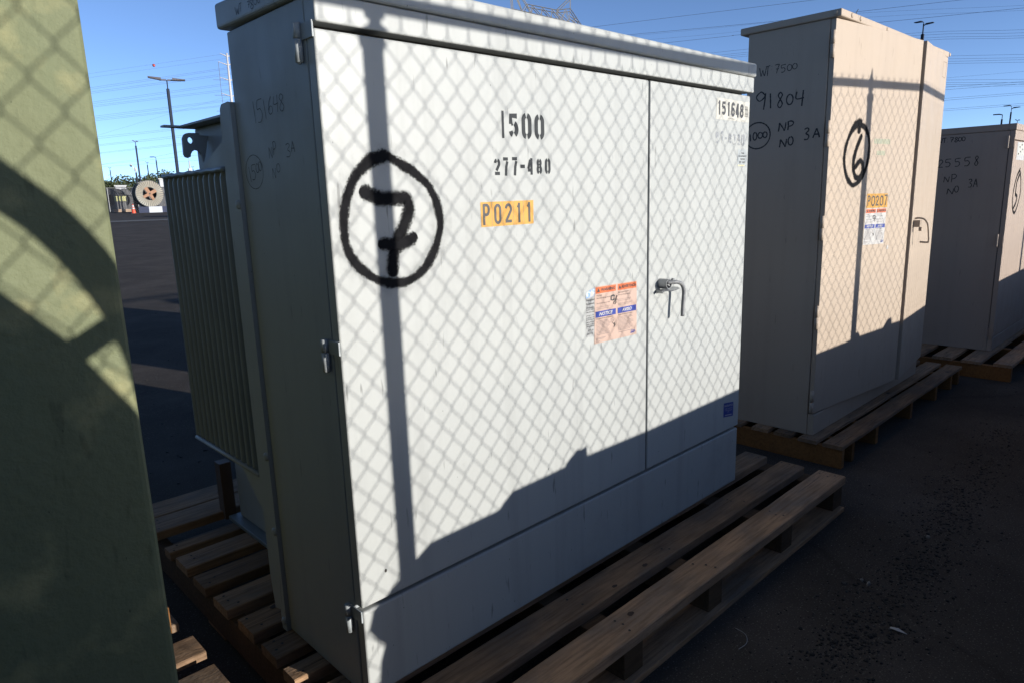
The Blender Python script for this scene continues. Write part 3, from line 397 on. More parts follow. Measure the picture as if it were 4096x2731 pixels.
for px in (-2.234, .726, 3.686, 6.646, 9.606):
    mb = MB(); mb.off = Vector((.7, FY, 0)); z0 = fz(px, 2.16)-2.1675
    mb.tube([(px, FY, -.1), (px, FY, 2.0875+z0)], [.0265]*2, 18); mb.tube([(px, FY, 2.0825+z0), (px, FY, 2.0885+z0), (px, FY, 2.1185+z0), (px, FY, 2.1265+z0)], [.027, .0325, .0325, .021], 18)
    mb.tube([(px, FY, 2.1225+z0), (px, FY, 2.1525+z0)], [.016, .014], 12); mb.tube([(px, FY, 2.1425+z0), (px, FY, 2.1925+z0), (px, FY, 2.2075+z0), (px, FY, 2.2475+z0)], [.026, .022, .012, .003], 12)
    mb.build('post', GALV, fence, True)
prof = [(-.0, -.35), (.03, .188), (.076, .209), (.083, .264), (.10, .305), (.075, .335), (.056, .366), (.073, .416), (.114, .441), (.165, .478), (.219, .508), (.479, .513), (.500, .530), (.525, .552), (.70, .556), (.769, .559), (.785, .570), (.800, .590), (.813, .599), (.83, .593), (.858, .598), (.862, .564), (1.212, .561), (1.845, .572), (2.748, .570), (3.03, .578), (3.093, .585), (3.11, .60), (3.138, .613), (3.16, .608), (3.177, .586), (3.435, .588), (3.47, .60), (3.505, .633), (3.535, .630), (3.543, .597), (3.66, .594), (4.53, .600), (5.44, .630), (6.24, .644), (12.5, .74), (12.5, -.35)]  # unseen wall; its top outline is traced from the shadow it casts
mb = MB(); mb.prism([(x+.601, z+.342) for x, z in prof], lambda u, v, t: (u, t, v), -1.92, -1.80); mb.off = Vector((.6, -1.86, 0)); 
mb2 = MB(); mb2.off = Vector((.6, -1.86, 0)); mb2.prism([(x+.601, z+.342) for x, z in prof], lambda u, v, t: (u, t, v), -1.92, -1.80)
tag(mb2.build('low_wall', CONC, loc=(.6, -1.86, 0)), 'low grey concrete wall outside the fence, its top shaped to the shadow edge', 'wall')
PLY = mat('plywood', (.34, .24, .14), .8, grain=.5, var=.2)  # board added behind the camera, outlined to cast a person's shadow
mb = MB(); P = [(-2.3, 0), (.16, 0), (.15, .55), (.12, .90), (.06, 1.12), (.0, 1.24), (-.05, 1.32), (-.13, 1.45), (-.19, 1.52), (-.45, 1.62), (-2.3, 1.66)]
mb.prism([(x+.3, z+.041 if z > 0 else 0) for x, z in P], lambda u, v, t: (u, t+(-.05 if v > .2 else 0)*0, v), -.006, .006)
tag(mb.build('shadow_board', PLY, loc=(-.3, -1.70, 0)), 'plywood sheet added unseen at the fence, cut to cast the shadow of a person', 'board')
mb = MB(); mb.tube(catmull([(-.42, 0, 1.885), (-.26, 0, 1.755), (-.181, 0, 1.679), (-.129, 0, 1.625), (-.076, 0, 1.535), (-.047, 0, 1.44), (-.03, 0, 1.34)], 4), .026, 12)  # pipe added to cast the band of an arm's shadow
mb.tube([(-.06, .0, 1.505), (-.15, .0, 1.455)], .017, 8)
tag(mb.build('shadow_pipe', LPOLE, smooth=True, loc=(0, -1.665, 0)), 'bent grey pipe added unseen to cast an arm shadow, over the plywood sheet by the fence', 'pipe')
# ================================================================== PALLETS
SHAPES = {}
def pallet(name, label, x0, x1, slats, y0, y1, zd, strx, stry, sh=.1, bottom=(), rz=0, loc=None, wood=WD, swood=WO, th=.028, nails=True, ends=None):
    base = Vector(((x0+x1)/2, (y0+y1)/2, 0)) if loc is None else Vector(loc)
    t = empty(name, base, label, 'pallet', 'wooden pallets under the cabinets', rz)
    R = random.Random(hash(label) % 1000 if False else len(label))
    for i, sl in enumerate(slats):
        a, b = sl[0], sl[1]; dz = sl[2] if len(sl) > 2 else 0
        e0 = x0+R.uniform(-.006, .006); e1 = x1+R.uniform(-.006, .006); mb = MB(); mb.off = base
        # slightly wany edges and a small warp
        n = 14; wv = [R.uniform(-.002, .002) for _ in range(n+1)]; zz = [R.uniform(-.0012, .0012) for _ in range(n+1)]
        vs = []
        for k in range(n+1):
            x = e0+(e1-e0)*k/n
            vs += [(x, a+wv[k], zd-th+dz), (x, b+wv[-k], zd-th+dz), (x, b+wv[-k], zd-.003+dz+zz[k]), (x, b+wv[-k]-.004, zd+dz+zz[k]), (x, a+wv[k]+.004, zd+dz+zz[k]), (x, a+wv[k], zd-.003+dz+zz[k])]
        mb.add(vs, [(6*k+j, 6*k+(j+1) % 6, 6*k+6+(j+1) % 6, 6*k+6+j) for k in range(n) for j in range(6)]+[(5, 4, 3, 2, 1, 0), tuple(6*n+j for j in range(6))])
        if nails:
            for sx in strx:
                for q in (.25, .5, .78):
                    if R.random() < .85:
                        xx = (sx[0]+sx[1])/2+R.uniform(-.02, .02); yy = a+(b-a)*q+R.uniform(-.01, .01); r = .0045
                        mb.add([(xx+r*math.cos(k), yy+r*math.sin(k), zd+dz+.0016) for k in range(6)], [tuple(range(6))], 1)
        for q in range(R.randrange(1, 4)):   # knots and drying splits
            xx = R.uniform(e0+.1, e1-.1); yy = R.uniform(a+.02, b-.02); rr = R.uniform(.006, .013)
            mb.add([(xx+rr*1.5*math.cos(k*.7)*R.uniform(.8, 1.2), yy+rr*math.sin(k*.7)*R.uniform(.8, 1.2), zd+dz+.0015) for k in range(9)], [tuple(range(9))], 2)
        for q in range(2):
            xx = R.choice((e0+.002, e1-.30)); ll = R.uniform(.12, .28); yy = R.uniform(a+.02, b-.02); P_ = [(xx+ll*k/6, yy+R.uniform(-.0015, .0015)) for k in range(7)]
            mb.ribbon([Vector(p) for p in P_], [.0022*(1-abs(k-3)/5) for k in range(7)], lambda u, v, off: (u, v, zd+dz+.0015), 0, m=1)
        mb.build('slat', [wood, NAIL, KNOT], t)
    for a, b in strx:
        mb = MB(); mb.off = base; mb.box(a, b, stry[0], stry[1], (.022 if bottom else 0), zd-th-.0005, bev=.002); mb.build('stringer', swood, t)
    for a, b in bottom:
        mb = MB(); mb.off = base; mb.box(x0+.01, x1-.01, a, b, .001, .0215, bev=.002); mb.build('bottom_board', wood, t)
    return t
sl1 = [(-.329, -.212), (-.152, -.038), (.028, .142), (.205, .275), (.332, .430), (.488, .600), (.665, .779), (.846, .959), (1.026, 1.142), (1.19, 1.25), (1.33, 1.475, .03), (1.485, 1.635, .03)]
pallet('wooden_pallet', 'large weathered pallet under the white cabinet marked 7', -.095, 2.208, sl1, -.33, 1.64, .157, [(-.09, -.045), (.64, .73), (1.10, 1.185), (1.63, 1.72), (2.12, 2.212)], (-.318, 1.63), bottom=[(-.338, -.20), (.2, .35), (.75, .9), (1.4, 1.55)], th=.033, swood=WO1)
pallet('wooden_pallet', 'middle pallet with an orange-brown end beam, carrying the cream cabinet marked 6', 2.655, 4.80, [(-.150, -.052), (-.018, .078), (.118, .212), (.245, .338), (.40, .50), (.56, .66), (.75, .85), (.95, 1.05), (1.2, 1.3)], -.15, 1.3, .124, [(2.665, 2.70), (2.80, 2.835), (3.14, 3.18), (3.72, 3.76), (4.22, 4.26), (4.56, 4.60), (4.74, 4.78)], (-.145, 1.3), th=.020)
pallet('wooden_pallet', 'farthest pallet at the right, carrying the tan cabinet', 5.02, 7.6, [(-.405, -.29), (-.215, -.09), (-.03, .10), (.17, .29), (.36, .48), (.6, .72), (.9, 1.02)], -.4, 1.05, .124, [(5.03, 5.075), (5.7, 5.75), (6.4, 6.45), (7.1, 7.15)], (-.40, 1.04), th=.022)
pallet('wooden_pallet', 'sunlit pallet with sawn slat ends sticking out under the green cabinet', -2.3, -.222, [(-.30, -.20), (-.12, -.02), (.06, .17), (.333, .452), (.522, .631), (.72, .83), (.93, 1.03)], -.3, 1.0, .150, [(-.42, -.36), (-1.2, -1.15), (-2.2, -2.15)], (-.29, 1.02), rz=math.radians(0), th=.024)
mb = MB(); mb.box(-.045, .045, -.02, .02, 0, .085, bev=.002)
tag(mb.build('wood_block', WO, loc=(-.30, .70, .151)), 'short orange wood block on the sunlit pallet behind the green cabinet', 'block')
# ================================================================== CABINET 1 (white, 7)
W1 = 1.8605; ZB = .158
def FNX(x): return lambda u, v, off: (x-off, -u, v)
def FNY(y): return lambda u, v, off: (u, y-off, v)
def bevbox(name, m, parent, b, bev=.004, off=None, smooth=False):
    mb = MB(); mb.off = Vector(off or (0, 0, 0)); mb.box(*b, bev=bev); return mb.build(name, m, parent, smooth)
c1 = empty('electrical_cabinet', (0, 0, 0), 'large white transformer cabinet with a spray-painted 7 in a black circle', 'cabinet', 'padmount transformer cabinets on pallets')
bevbox('side_panel', PWS, c1, (0, W1, .036, .430, ZB, 1.8175), .003)
mb = MB(); mb.box(-.012, 1.872, -.018, .462, 1.8180, 1.868, bev=.008)
for i, v in enumerate(mb.v): mb.v[i] = (v[0], v[1], v[2]+.045*max(0, v[1]) if v[2] > 1.845 else v[2]+.02*max(0, v[1]))
roof = mb.build('roof', PW, c1)
for a_, e_ in ((0, 3), (3, 7)): mb = MB(); hand(mb, DATA['handlip'][a_:e_], FNX(-.012), .0018); mb.build('marker_writing', INK1, roof)
bevbox('header_panel', PW, c1, (0, 1.868, -.010, .0355, 1.7615, 1.8175), .004)
def writing(gl, groups, fn, w, parent, off_=(0, 0, 0), ink=None):
    for a, b_ in groups:
        mb = MB(); mb.off = Vector(off_); hand(mb, gl[a:b_], fn, w); mb.build('marker_writing', ink or BLACKP, parent)
writing(DATA['hand1'], ((0, 6), (6, 8), (8, 10), (10, 12), (12, 17)), FNX(0), .0017, c1, ink=INK1)
def vbox(mb, x0, x1, y0, y1, z0, z1, bev=0, m=0): mb.box(x0, x1, y0, y1, z0, z1, m, bev)
bevbox('gap_shade', DG, c1, (.004, 1.856, .0343, .0357, 1.735, 1.790), .0002)  # dark strips stand in for the shade inside the door gaps
bevbox('gap_shade', DG, c1, (1.180, 1.202, .0343, .0357, .42, 1.734), .0002)
dl = bevbox('door', PW, c1, (0.0, 1.1865, 0, .034, .4125, 1.7505), .005); dl['label'] = 'wide left door marked 1500, 277-480 and a sprayed 7'
dr = bevbox('door', PW, c1, (1.1955, W1, 0, .034, .4125, 1.7505), .005); dr['label'] = 'narrow right door with the bent handle'
sill = bevbox('sill_panel', PW, c1, (0.003, W1+.001, .003, .0355, ZB, .400), .006)
# spray painted 7 and ring
F = FNY(0)
mb = MB(); P = catmull(DATA['c7'][:-1], 6, True); ws = [.029*(1+.28*math.exp(-((i-4)/9)**2)+.12*math.sin(i*.35)) for i in range(len(P))]
mb.ribbon(P, ws, F, .0006, closed=True); mb.ribbon(*rcap(catmull(DATA['n7'], 5), .043), F, .0010); mb.ribbon(*rcap(catmull(DATA['n7b'], 5), .040), F, .0014)
def capdisc(mb, c, r, fn, off, n=20):
    vs = [fn(c[0], c[1], off)]+[fn(c[0]+r*math.cos(k*2*math.pi/n), c[1]+r*math.sin(k*2*math.pi/n), off) for k in range(n)]
    base = len(mb.f); mb.add(vs, [(0, 1+k, 1+(k+1) % n) for k in range(n)])
    for k in range(n): mb.uv[base+k] = [(0, 0), (1, 0), (1, 0)]
mb.build('spray_number', SPRAY, dl)
mb = MB(); mb.ribbon(P, .075, F, .0003, closed=True); mb.build('spray_mist', SPRAYF, dl)
mb = MB(); digits(mb, DATA['st1'], F, .0135, .0006, True); mb.build('stencil_number', STEN, dl); mb = MB(); digits(mb, DATA['st2'], F, .0085, .0006, True); mb.build('stencil_number', STEN, dl)
mb = MB(); g = quadfn(DATA['plate1'], F)
for k in range(5): rect(mb, g, k*.2+.003, k*.2+.197, 0, 1, .0006)
n0 = len(mb.f); digits(mb, DATA['plate1t'], F, .0078, .0010, m=1); o = mb.build('number_plate', [YEL, INK], dl)
warning_sheet('warning_label', DATA['sheet1'], F, dl, SHEET, .0012)
g = quadfn(DATA['old1'], F); mb = MB(); rnd = random.Random(5)
edge = [(.0, .02), (.15, .0), (1, 0), (1, 1), (.45, .96), (.05, .88), (.0, .8), (.06, .6), (.0, .5), (.05, .3), (0, .2)]
mb.add([g(u, v, .0006) for u, v in edge], [tuple(range(len(edge)))], 0)
mb.add([g(u, v, .0009) for u, v in [(0, .80), (.98, .83), (.98, .985), (.5, .96), (.08, .92)]], [(0, 1, 2, 3, 4)], 1)
mb.add([g(u, v, .0011) for u, v in [(.45, .82), (.95, .84), (.60, .97)]], [(0, 1, 2)], 3)
for s, v, h_ in (('Energized', .73, .05), ('Equipment', .655, .05), ('Obstructions', .59, .028), ('delays when', .545, .028), ('electric-serv', .50, .028), ('please do', .43, .026), ('not place', .385, .026), ('permanent', .34, .026), ('structures', .295, .026), ('fences, shru', .25, .026), ('enclosures', .21, .026)): text(mb, s, g, .06, v, .90, h_, .0010, .012, 2)
text(mb, '10 ft. in', g, .25, .12, .6, .04, .0010, .01, 2); text(mb, 'and 3 ft.', g, .12, .05, .7, .045, .0010, .01, 2)
mb.build('worn_label', [OLD, SKYB, INK, SHEETW], dl)
# small hole low on the door, and drips
mb = MB(); hx, hz = .0745, .487; mb.add([F(hx+.0035*math.cos(k*.785), hz+.005*math.sin(k*.785), .0006) for k in range(8)], [tuple(range(8))]); mb.build('bolt_hole', NAIL, dl)
# right door labels
mb = MB(); g = quadfn(DATA['numst'], F); rect(mb, g, 0, 1, 0, 1, .0006); digits(mb, DATA['numstt'], F, .0105, .0010, m=1)
bx, by, bw, bh = DATA['bar']; R = random.Random(2); y = by
while y < by+bh: t = R.choice((.0012, .002, .003)); mb.add([F(bx, y, .001), F(bx+bw, y, .001), F(bx+bw, min(y+t, by+bh), .001), F(bx, min(y+t, by+bh), .001)], [(0, 1, 2, 3)], 1); y += t+R.choice((.001, .0016, .0022))
text(mb, 'SALT RIVER PROJECT', g, .36, .05, .2, .05, .001, .01, 1); text(mb, 'APS-0099', g, .80, .03, .07, .03, .001, .01, 1)
mb.build('serial_label', [CRM, INK], dr)
mb = MB(); digits(mb, DATA['faded'], F, .0085, .0006, True); mb.build('faded_stencil', FADE, dr)
mb = MB(); g = quadfn(DATA['equip'], F); rect(mb, g, 0, 1, 0, 1, .0006)
for s, y, x, w_ in (('THIS', .73, .36, .3), ('EQUIPMENT', .56, .10, .82), ('TESTED', .39, .28, .5), ('BY S.R.P.', .22, .20, .65)): text(mb, s, g, x, y, w_, .10, .001, .03, 1)
rect(mb, g, .06, .75, .04, .12, .001, 2); rect(mb, g, .8, .92, .05, .065, .001, 1)
mb.build('tested_label', [PWS, INK, mat('pale_yellow_print', (.62, .55, .32), .5)], dr)
mb = MB(); g = quadfn(DATA['pcb'], F); rect(mb, g, 0, 1, 0, 1, .0006); text(mb, 'NON-PCB', g, .08, .72, .84, .16, .001, .02, 1)
for s, y in (('MINERAL OIL LESS THAN', .55), ('2 PARTS PER MILLION', .42), ('PCB', .30)): text(mb, s, g, .12 if len(s) > 4 else .38, y, .76 if len(s) > 4 else .2, .07, .001, .01, 1)
rect(mb, g, .15, .85, .10, .16, .001, 1); mb.build('blue_label', [BLU, SHEETW], dr)
# handle: padlock hood ring, shelf, bent rod
HND = mat('cast_handle_metal', (.40, .41, .42), .32, metal=.6, var=.1, vscale=30)
h = MB(); h.tube(catmull([(1.262, -.030, 1.088), (1.285, -.046, 1.088), (1.3, -.047, 1.0864), (1.3245, -.047, 1.0778), (1.3385, -.047, 1.0610), (1.3419, -.047, 1.0420), (1.338, -.047, 1.0035), (1.3357, -.047, .9612)], 6), .0070, 12)
hd = h.build('handle', LPOLE, dr, True)
mb = MB(); n = 22
for rr, ri, y0_, y1_, c in ((.0175, .0145, -.001, -.038, (1.262, 1.083)),):
    vs = []
    for y_ in (y0_, y1_):
        for r_ in (rr, ri): vs += [(c[0]+r_*math.cos(k*2*math.pi/n), y_, c[1]+r_*math.sin(k*2*math.pi/n)) for k in range(n)]
    fs = []
    for k in range(n):
        q = (k+1) % n; fs += [(k, q, 2*n+q, 2*n+k), (n+q, n+k, 3*n+k, 3*n+q), (2*n+k, 2*n+q, 3*n+q, 3*n+k)]
    mb.add(vs, fs)
mb.tube([(1.262, -.001, 1.083), (1.262, -.028, 1.083)], .0065, 8); mb.tube([(1.262, -.028, 1.083), (1.275, -.030, 1.075)], .004, 6); mb.tube([(1.281, -.036, 1.096), (1.281, -.044, 1.096)], .006, 10)
mb.build('lock_guard', HND, dr)
mb = MB(); mb.prism([(1.236, -.001), (1.236, -.030), (1.262, -.056), (1.325, -.040), (1.345, -.020), (1.345, -.001)], lambda u, v, t: (u, v, t), 1.0595, 1.0630); mb.prism([(1.232, 1.060), (1.237, 1.052), (1.248, 1.060)], lambda u, v, t: (u, t, v), -.030, -.001); mb.build('guard_plate', HND, dr)
# hinges
for i, H in enumerate(DATA['hinge1']):
    zt, zb_ = H[0][1], H[1][1]; yb = -(H[0][0]+H[1][0])/2; lt = H[2][1]; ly = -(H[2][0]); mb = MB()
    mb.tube([(-.0095, .0530, zb_), (-.0095, .0530, zt-.0015)], .0088, 14); mb.tube([(-.0095, .0530, zt), (-.0095, .0530, lt-.004)], .0088, 14)
    mb.tube([(-.0095, .0530, zb_-.003), (-.0095, .0530, zb_)], .0045, 8)
    hh = mb.build('hinge', PWS, c1, True)
    mb = MB(); mb.box(-.0045, -.0003, -.0005, .050, zt-.004, lt-.006, bev=.001); mb.build('hinge_leaf', PWS, hh)
    mb = MB(); mb.box(-.004, -.0003, .056, .067, zb_+.004, zt-.006, bev=.0015); mb.build('hinge_leaf', PWS, hh)
# rear flange with rivets
mb = MB(); mb.prism([(.4325, .152), (.462, .150), (.462, 1.650), (.4325, 1.652)], lambda u, v, t: (t, u, v), -.011, .02)
fl = mb.build('flange', PWS, c1)
mb = MB(); pp = [(.4625, .205), (.515, .192), (.528, .30), (.528, .46), (.528, 1.40), (.520, 1.62), (.515, 1.645), (.503, 1.655), (.4625, 1.657)]
mb.prism(pp, lambda u, v, t: (t, u, v), -.004, .18); mb.build('tank_flange', PWS, c1)
for y_, z_ in DATA['bolts1']:
    mb = MB(); mb.dome((-.011, .4435, z_), (-1, 0, 0), .0125, .0075, n=14); mb.build('bolt', PWS, fl, True)
# tank, cover, lug, gussets, radiator
tk = bevbox('tank', PWS, c1, (.20, 1.86, .530, 1.27, .175, 1.672), .01)
mb = MB(); mb.box(.155, 1.90, .529, 1.31, 1.6725, 1.681, bev=.002); mb.box(.10, .155, 1.27, 1.31, 1.6735, 1.680); mb.build('tank_cover', PWS, tk)
bevbox('base_channel', FIN, tk, (.165, 1.88, .530, 1.30, ZB, .1745), .002)
bevbox('corner_post', mat('rusty_brown_steel', (.11, .065, .04), .7, var=.3, vscale=10), tk, (.155, .20, 1.305, 1.36, ZB, .395), .002)
def lugmesh():
    C = Vector((DATA['lughole'][0][0], DATA['lughole'][0][1])); r = .0095; P = [Vector(p) for p in DATA['lug']]
    bm = bmesh.new(); n = 16
    out = [bm.verts.new((p.x, 1.144, p.y)) for p in P]; inn = [bm.verts.new((C.x+r*math.cos(k*2*math.pi/n), 1.144, C.y+r*1.15*math.sin(k*2*math.pi/n))) for k in range(n)]
    eds = [bm.edges.new((out[i], out[(i+1) % len(out)])) for i in range(len(out))]+[bm.edges.new((inn[i], inn[(i+1) % n])) for i in range(n)]
    bmesh.ops.triangle_fill(bm, edges=eds, use_beauty=True)
    g_ = bmesh.ops.extrude_face_region(bm, geom=bm.faces[:]); bmesh.ops.translate(bm, vec=(0, .012, 0), verts=[q for q in g_['geom'] if isinstance(q, bmesh.types.BMVert)])
    bmesh.ops.recalc_face_normals(bm, faces=bm.faces[:]); bm.verts.index_update()
    mb = MB(); mb.add([q.co.copy() for q in bm.verts], [[q.index for q in f.verts] for f in bm.faces]); bm.free(); return mb
lugmesh().build('lifting_lug', PWS, tk)
mb = MB(); mb.prism([(-u, v) for u, v in DATA['gus_t']], lambda u, v, t: (t, u, v), .004, .012); mb.build('gusset', PWS, tk)
mb = MB(); mb.prism([(-u, v) for u, v in DATA['gus_b']], lambda u, v, t: (t, u, v), .004, .012); mb.build('gusset', PWS, tk)
def radiator(mbx, x_out, x_in, y0, y1, n, z0, z1):
    pitch = (y1-y0)/n; prof_ = []
    N = n*12; zs = [(z0, 1), (z0+.006, .35), (z0+.022, 0), (z1-.045, 0), (z1-.018, .35), (z1-.006, .8), (z1, 1)]
    vs = []
    for z_, k_ in zs:
        for i in range(N+1):
            ph = (i/12) % 1.0; a = .5-.5*math.cos(2*math.pi*ph); a = a**2.2   # narrow deep valleys between rounded fins
            depth = a*.075*(1-k_*.9)
            vs.append((x_out+depth+ (0 if k_ < .5 else .004), y0+(y1-y0)*i/N, z_))
    M_ = N+1; mbx.add(vs, [(r*M_+i, r*M_+i+1, (r+1)*M_+i+1, (r+1)*M_+i) for r in range(len(zs)-1) for i in range(N)])
    mbx.box(x_out+.081, x_in, y0, y1, z0+.004, z1-.004)
mb = MB(); radiator(mb, -.001, .198, .531, 1.035, 12, .622, 1.490); rad = mb.build('radiator', FIN, c1, True)
mb = MB(); mb.tube([(-.001, y_, 1.4925+.0012*math.sin(y_*80)) for y_ in [.531+.0218*i for i in range(24)]], .0072, 8); mb.build('edge_rod', FIN, rad, True)
mb = MB(); mb.tube([(-.001, .531, .6175), (-.001, 1.035, .6175)], .0065, 8); mb.build('edge_rod', PWS, rad, True)
bevbox('fin_end_cap', FIN, rad, (0.0, .19, 1.0352, 1.043, .622, 1.489), .002)
# ================================================================== CABINET 2 (cream, 6)
c2 = empty('electrical_cabinet', (2.72, 0, 0), 'tall cream transformer cabinet marked 6 with its doors ajar', 'cabinet', 'padmount transformer cabinets on pallets')
O2 = (2.72, 0, 0)
bevbox('side_panel', PC, c2, (2.72, 4.39, .062, .470, .124, 2.166), .003, O2)
mb = MB(); mb.off = Vector(O2); mb.box(2.708, 4.408, .008, .512, 2.1665, 2.2005, bev=.006); rf = mb.build('roof', PC, c2)
for x_, y_, z_ in DATA['bolts2'][:4]:
    mb = MB(); mb.off = Vector(O2); mb.dome((x_, .008, 2.184), (0, -1, 0), .012, .006, n=12); mb.build('bolt', PC, rf, True)
mb = MB(); mb.off = Vector(O2); mb.dome((2.708, .035, 2.184), (-1, 0, 0), .012, .006, n=12); mb.build('bolt', PC, rf, True)
mb = MB(); mb.off = Vector(O2); mb.tube(catmull([(2.93, .03, 2.20), (2.935, .03, 2.215), (2.945, .025, 2.232)], 3), .0018, 5); mb.build('wire_tail', DG, rf)
bevbox('sill_panel', PC, c2, (2.722, 4.39, .028, .0615, .124, .236), .004, O2)
bevbox('header_panel', PC, c2, (2.725, 4.385, .045, .0615, 2.11, 2.165), .002, O2)
def swung(name, A, B, th, z0, z1, back, parent, org, bev=.003):
    A = Vector((*A, 0)); B = Vector((*B, 0)); L = (B-A).length; t = (B-A)/L; n = Vector((t.y, -t.x, 0)); 
    if n.y > 0: n = -n
    mb = MB(); mb.box(0, L, 0, th, z0, z1, bev=bev)
    mb.v = [tuple(A+t*v[0]-n*v[1]+Vector((0, 0, v[2]))-Vector(org)) for v in mb.v]
    o = mb.build(name, PC, parent)
    fn = lambda u, v, off: tuple(A+t*u+n*off+Vector((0, 0, v))-Vector(org))
    return o, fn, L
A2, B2 = (2.722, .035), (3.670, -.060); A3, B3 = (3.690, -.073), (4.41, .012)
d2, F2, _ = swung('door', A2, B2, .026, .243, 2.1660, 0, c2, O2); d2['label'] = 'left door swung slightly open, marked with a sprayed 6'
d3, F3, _ = swung('door', A3, B3, .045, .243, 2.1655, 0, c2, O2); d3['label'] = 'right door swung slightly open, with a hooked handle'
LAM = lambda u, v, off: F2(u, v, off)
mb = MB(); P = catmull(DATA['c6'], 5, True); ws = [.034*(1+.5*math.exp(-((i-2)/5)**2)+.5*math.exp(-((i-len(P))/5)**2)+.1*math.sin(i*.5)) for i in range(len(P))]
mb.ribbon(P, ws, F2, .0006, closed=True); mb.ribbon(*rcap(catmull(DATA['n6'], 5), .039), F2, .0010); mb.ribbon(*rcap([DATA['blob6'][0], DATA['blob6'][1]], .045), F2, .0014)
mb.build('spray_number', SPRAY, d2)
for q in DATA['grn']:
    mb = MB(); g = quadfn(q, F2); rect(mb, g, 0, 1, 0, 1, .0006); mb.build('faded_label', TAPE, d2)
mb = MB(); g = quadfn(DATA['plate2'], F2)
for k in range(5): rect(mb, g, k*.2+.003, k*.2+.197, 0, 1, .0006)
digits(mb, DATA['plate2t'], F2, .0085, .0010, m=1); mb.build('number_plate', [YEL, INK], d2)
warning_sheet('warning_label', DATA['sheet2'], F2, d2, SHEETW, .0006)
sx, sz = DATA['shred2']; mb = MB(); mb.add([F2(sx-.012, sz-.01, .001), F2(sx+.012, sz-.012, .001), F2(sx+.014, sz+.004, .001), F2(sx-.002, sz+.013, .001)], [(0, 1, 2, 3)]); mb.build('paper_shred', SHEETW, d2)
g = quadfn([(u*.73, v_) for u, v_ in DATA['resid']], F3); mb = MB()
for a, b in (((0, 0), (1, 0)), ((1, 0), (1, 1)), ((1, 1), (0, 1)), ((0, 1), (0, 0))):
    pa = Vector(g(*a, .0006)); pb = Vector(g(*b, .0006)); u0, u1 = a, b; mb.ribbon([Vector(u0), Vector(u1)], .03, g, .0006)
mb.build('glue_outline', mat('brown_glue', (.20, .15, .11), .7), d3)
# hooked handle of cabinet 2
mb = MB(); hp = lambda u, o_, z_: F3(u, z_, o_)
mb.tube(catmull([hp(.06, .004, 1.200), hp(.065, .025, 1.203), hp(.07, .050, 1.196), hp(.075, .068, 1.170), hp(.08, .076, 1.12), hp(.08, .080, 1.070), hp(.08, .072, 1.062), hp(.08, .035, 1.064)], 5), .0055, 10); mb.build('handle', PC, d3, True)
mb = MB(); c = hp(.055, .03, 1.172)
def obox(mb, u0, u1, o0, o1, z0, z1):
    mb.add([hp(u0, o0, z0), hp(u1, o0, z0), hp(u1, o1, z0), hp(u0, o1, z0), hp(u0, o0, z1), hp(u1, o0, z1), hp(u1, o1, z1), hp(u0, o1, z1)], [(3, 2, 1, 0), (4, 5, 6, 7), (0, 1, 5, 4), (1, 2, 6, 5), (2, 3, 7, 6), (3, 0, 4, 7)])
obox(mb, .030, .070, .001, .036, 1.152, 1.190); mb.tube([hp(.05, .03, 1.14), hp(.05, .045, 1.14)], .012, 10); mb.build('lock_guard', PC, d3)
writing(DATA['hand2'], ((0, 3), (3, 7)), FNX(2.72), .0038, c2, O2); writing(DATA['hand2'], ((7, 12), (12, 14), (14, 16), (16, 18), (18, 23)), FNX(2.72), .0066, c2, O2)
for zt, zb_ in ((2.11, 1.99), (1.706, 1.586), (1.257, 1.138), (.809, .691), (.366, .247)):
    mb = MB(); mb.off = Vector(O2); mb.tube([(2.7105, .040, zb_), (2.7105, .040, (zt+zb_)/2-.0008)], .0092, 12); mb.tube([(2.7105, .040, (zt+zb_)/2+.0008), (2.7105, .040, zt)], .0092, 12); mb.build('hinge', PC, c2, True)
tk2 = bevbox('tank', PC, c2, (2.95, 4.25, .475, 1.28, .13, 1.86), .01, O2)
mb = MB(); mb.off = Vector(O2); radiator(mb, 4.26, 4.45, .53, 1.25, 14, .5, 1.6); mb.build('radiator', FIN, tk2, True)
# ================================================================== CABINET 3 (tan)
X3 = 5.44; O3 = (5.44, -.19, 0)
c3 = empty('electrical_cabinet', O3, 'farthest tan transformer cabinet, cut by the right edge of the photo', 'cabinet', 'padmount transformer cabinets on pallets')
bevbox('side_panel', PC3, c3, (X3, 7.3, -.155, .36, .124, 1.756), .003, O3)
bevbox('roof', PC3, c3, (X3-.006, 7.31, -.194, .40, 1.757, 1.804), .006, O3)
bevbox('sill_panel', PC3, c3, (X3, 7.3, -.188, -.1555, .124, .222), .004, O3)
bevbox('header_panel', PC3, c3, (X3, 7.3, -.189, -.1555, 1.690, 1.756), .003, O3)
dd = bevbox('door', PC3, c3, (X3, 6.45, -.19, -.1555, .231, 1.683), .004, O3); bevbox('door', PC3, c3, (6.46, 7.3, -.19, -.1555, .231, 1.683), .004, O3)
FY3 = lambda u, v, off: (u-O3[0], -.19-off-O3[1], v)
mb = MB(); mb.ribbon(catmull(DATA['c3ring'], 4, True), .03, FY3, .0006, closed=True); mb.ribbon(*rcap(catmull(DATA['n3'], 4), .034), FY3, .001); mb.build('spray_number', SPRAY, dd)
mb = MB(); g = quadfn(DATA['lab3'], FY3); rect(mb, g, 0, 1, 0, 1, .0006); rect(mb, g, .08, .92, .25, .95, .0009, 1)
for k in range(9): rect(mb, g, .15+.1*(k % 5)*1.4, .25+.1*(k % 5)*1.4, .3+.13*((k*3) % 5), .38+.13*((k*3) % 5), .0012, 2)
mb.build('caution_label', [SHEETW, CRM, INK], dd)
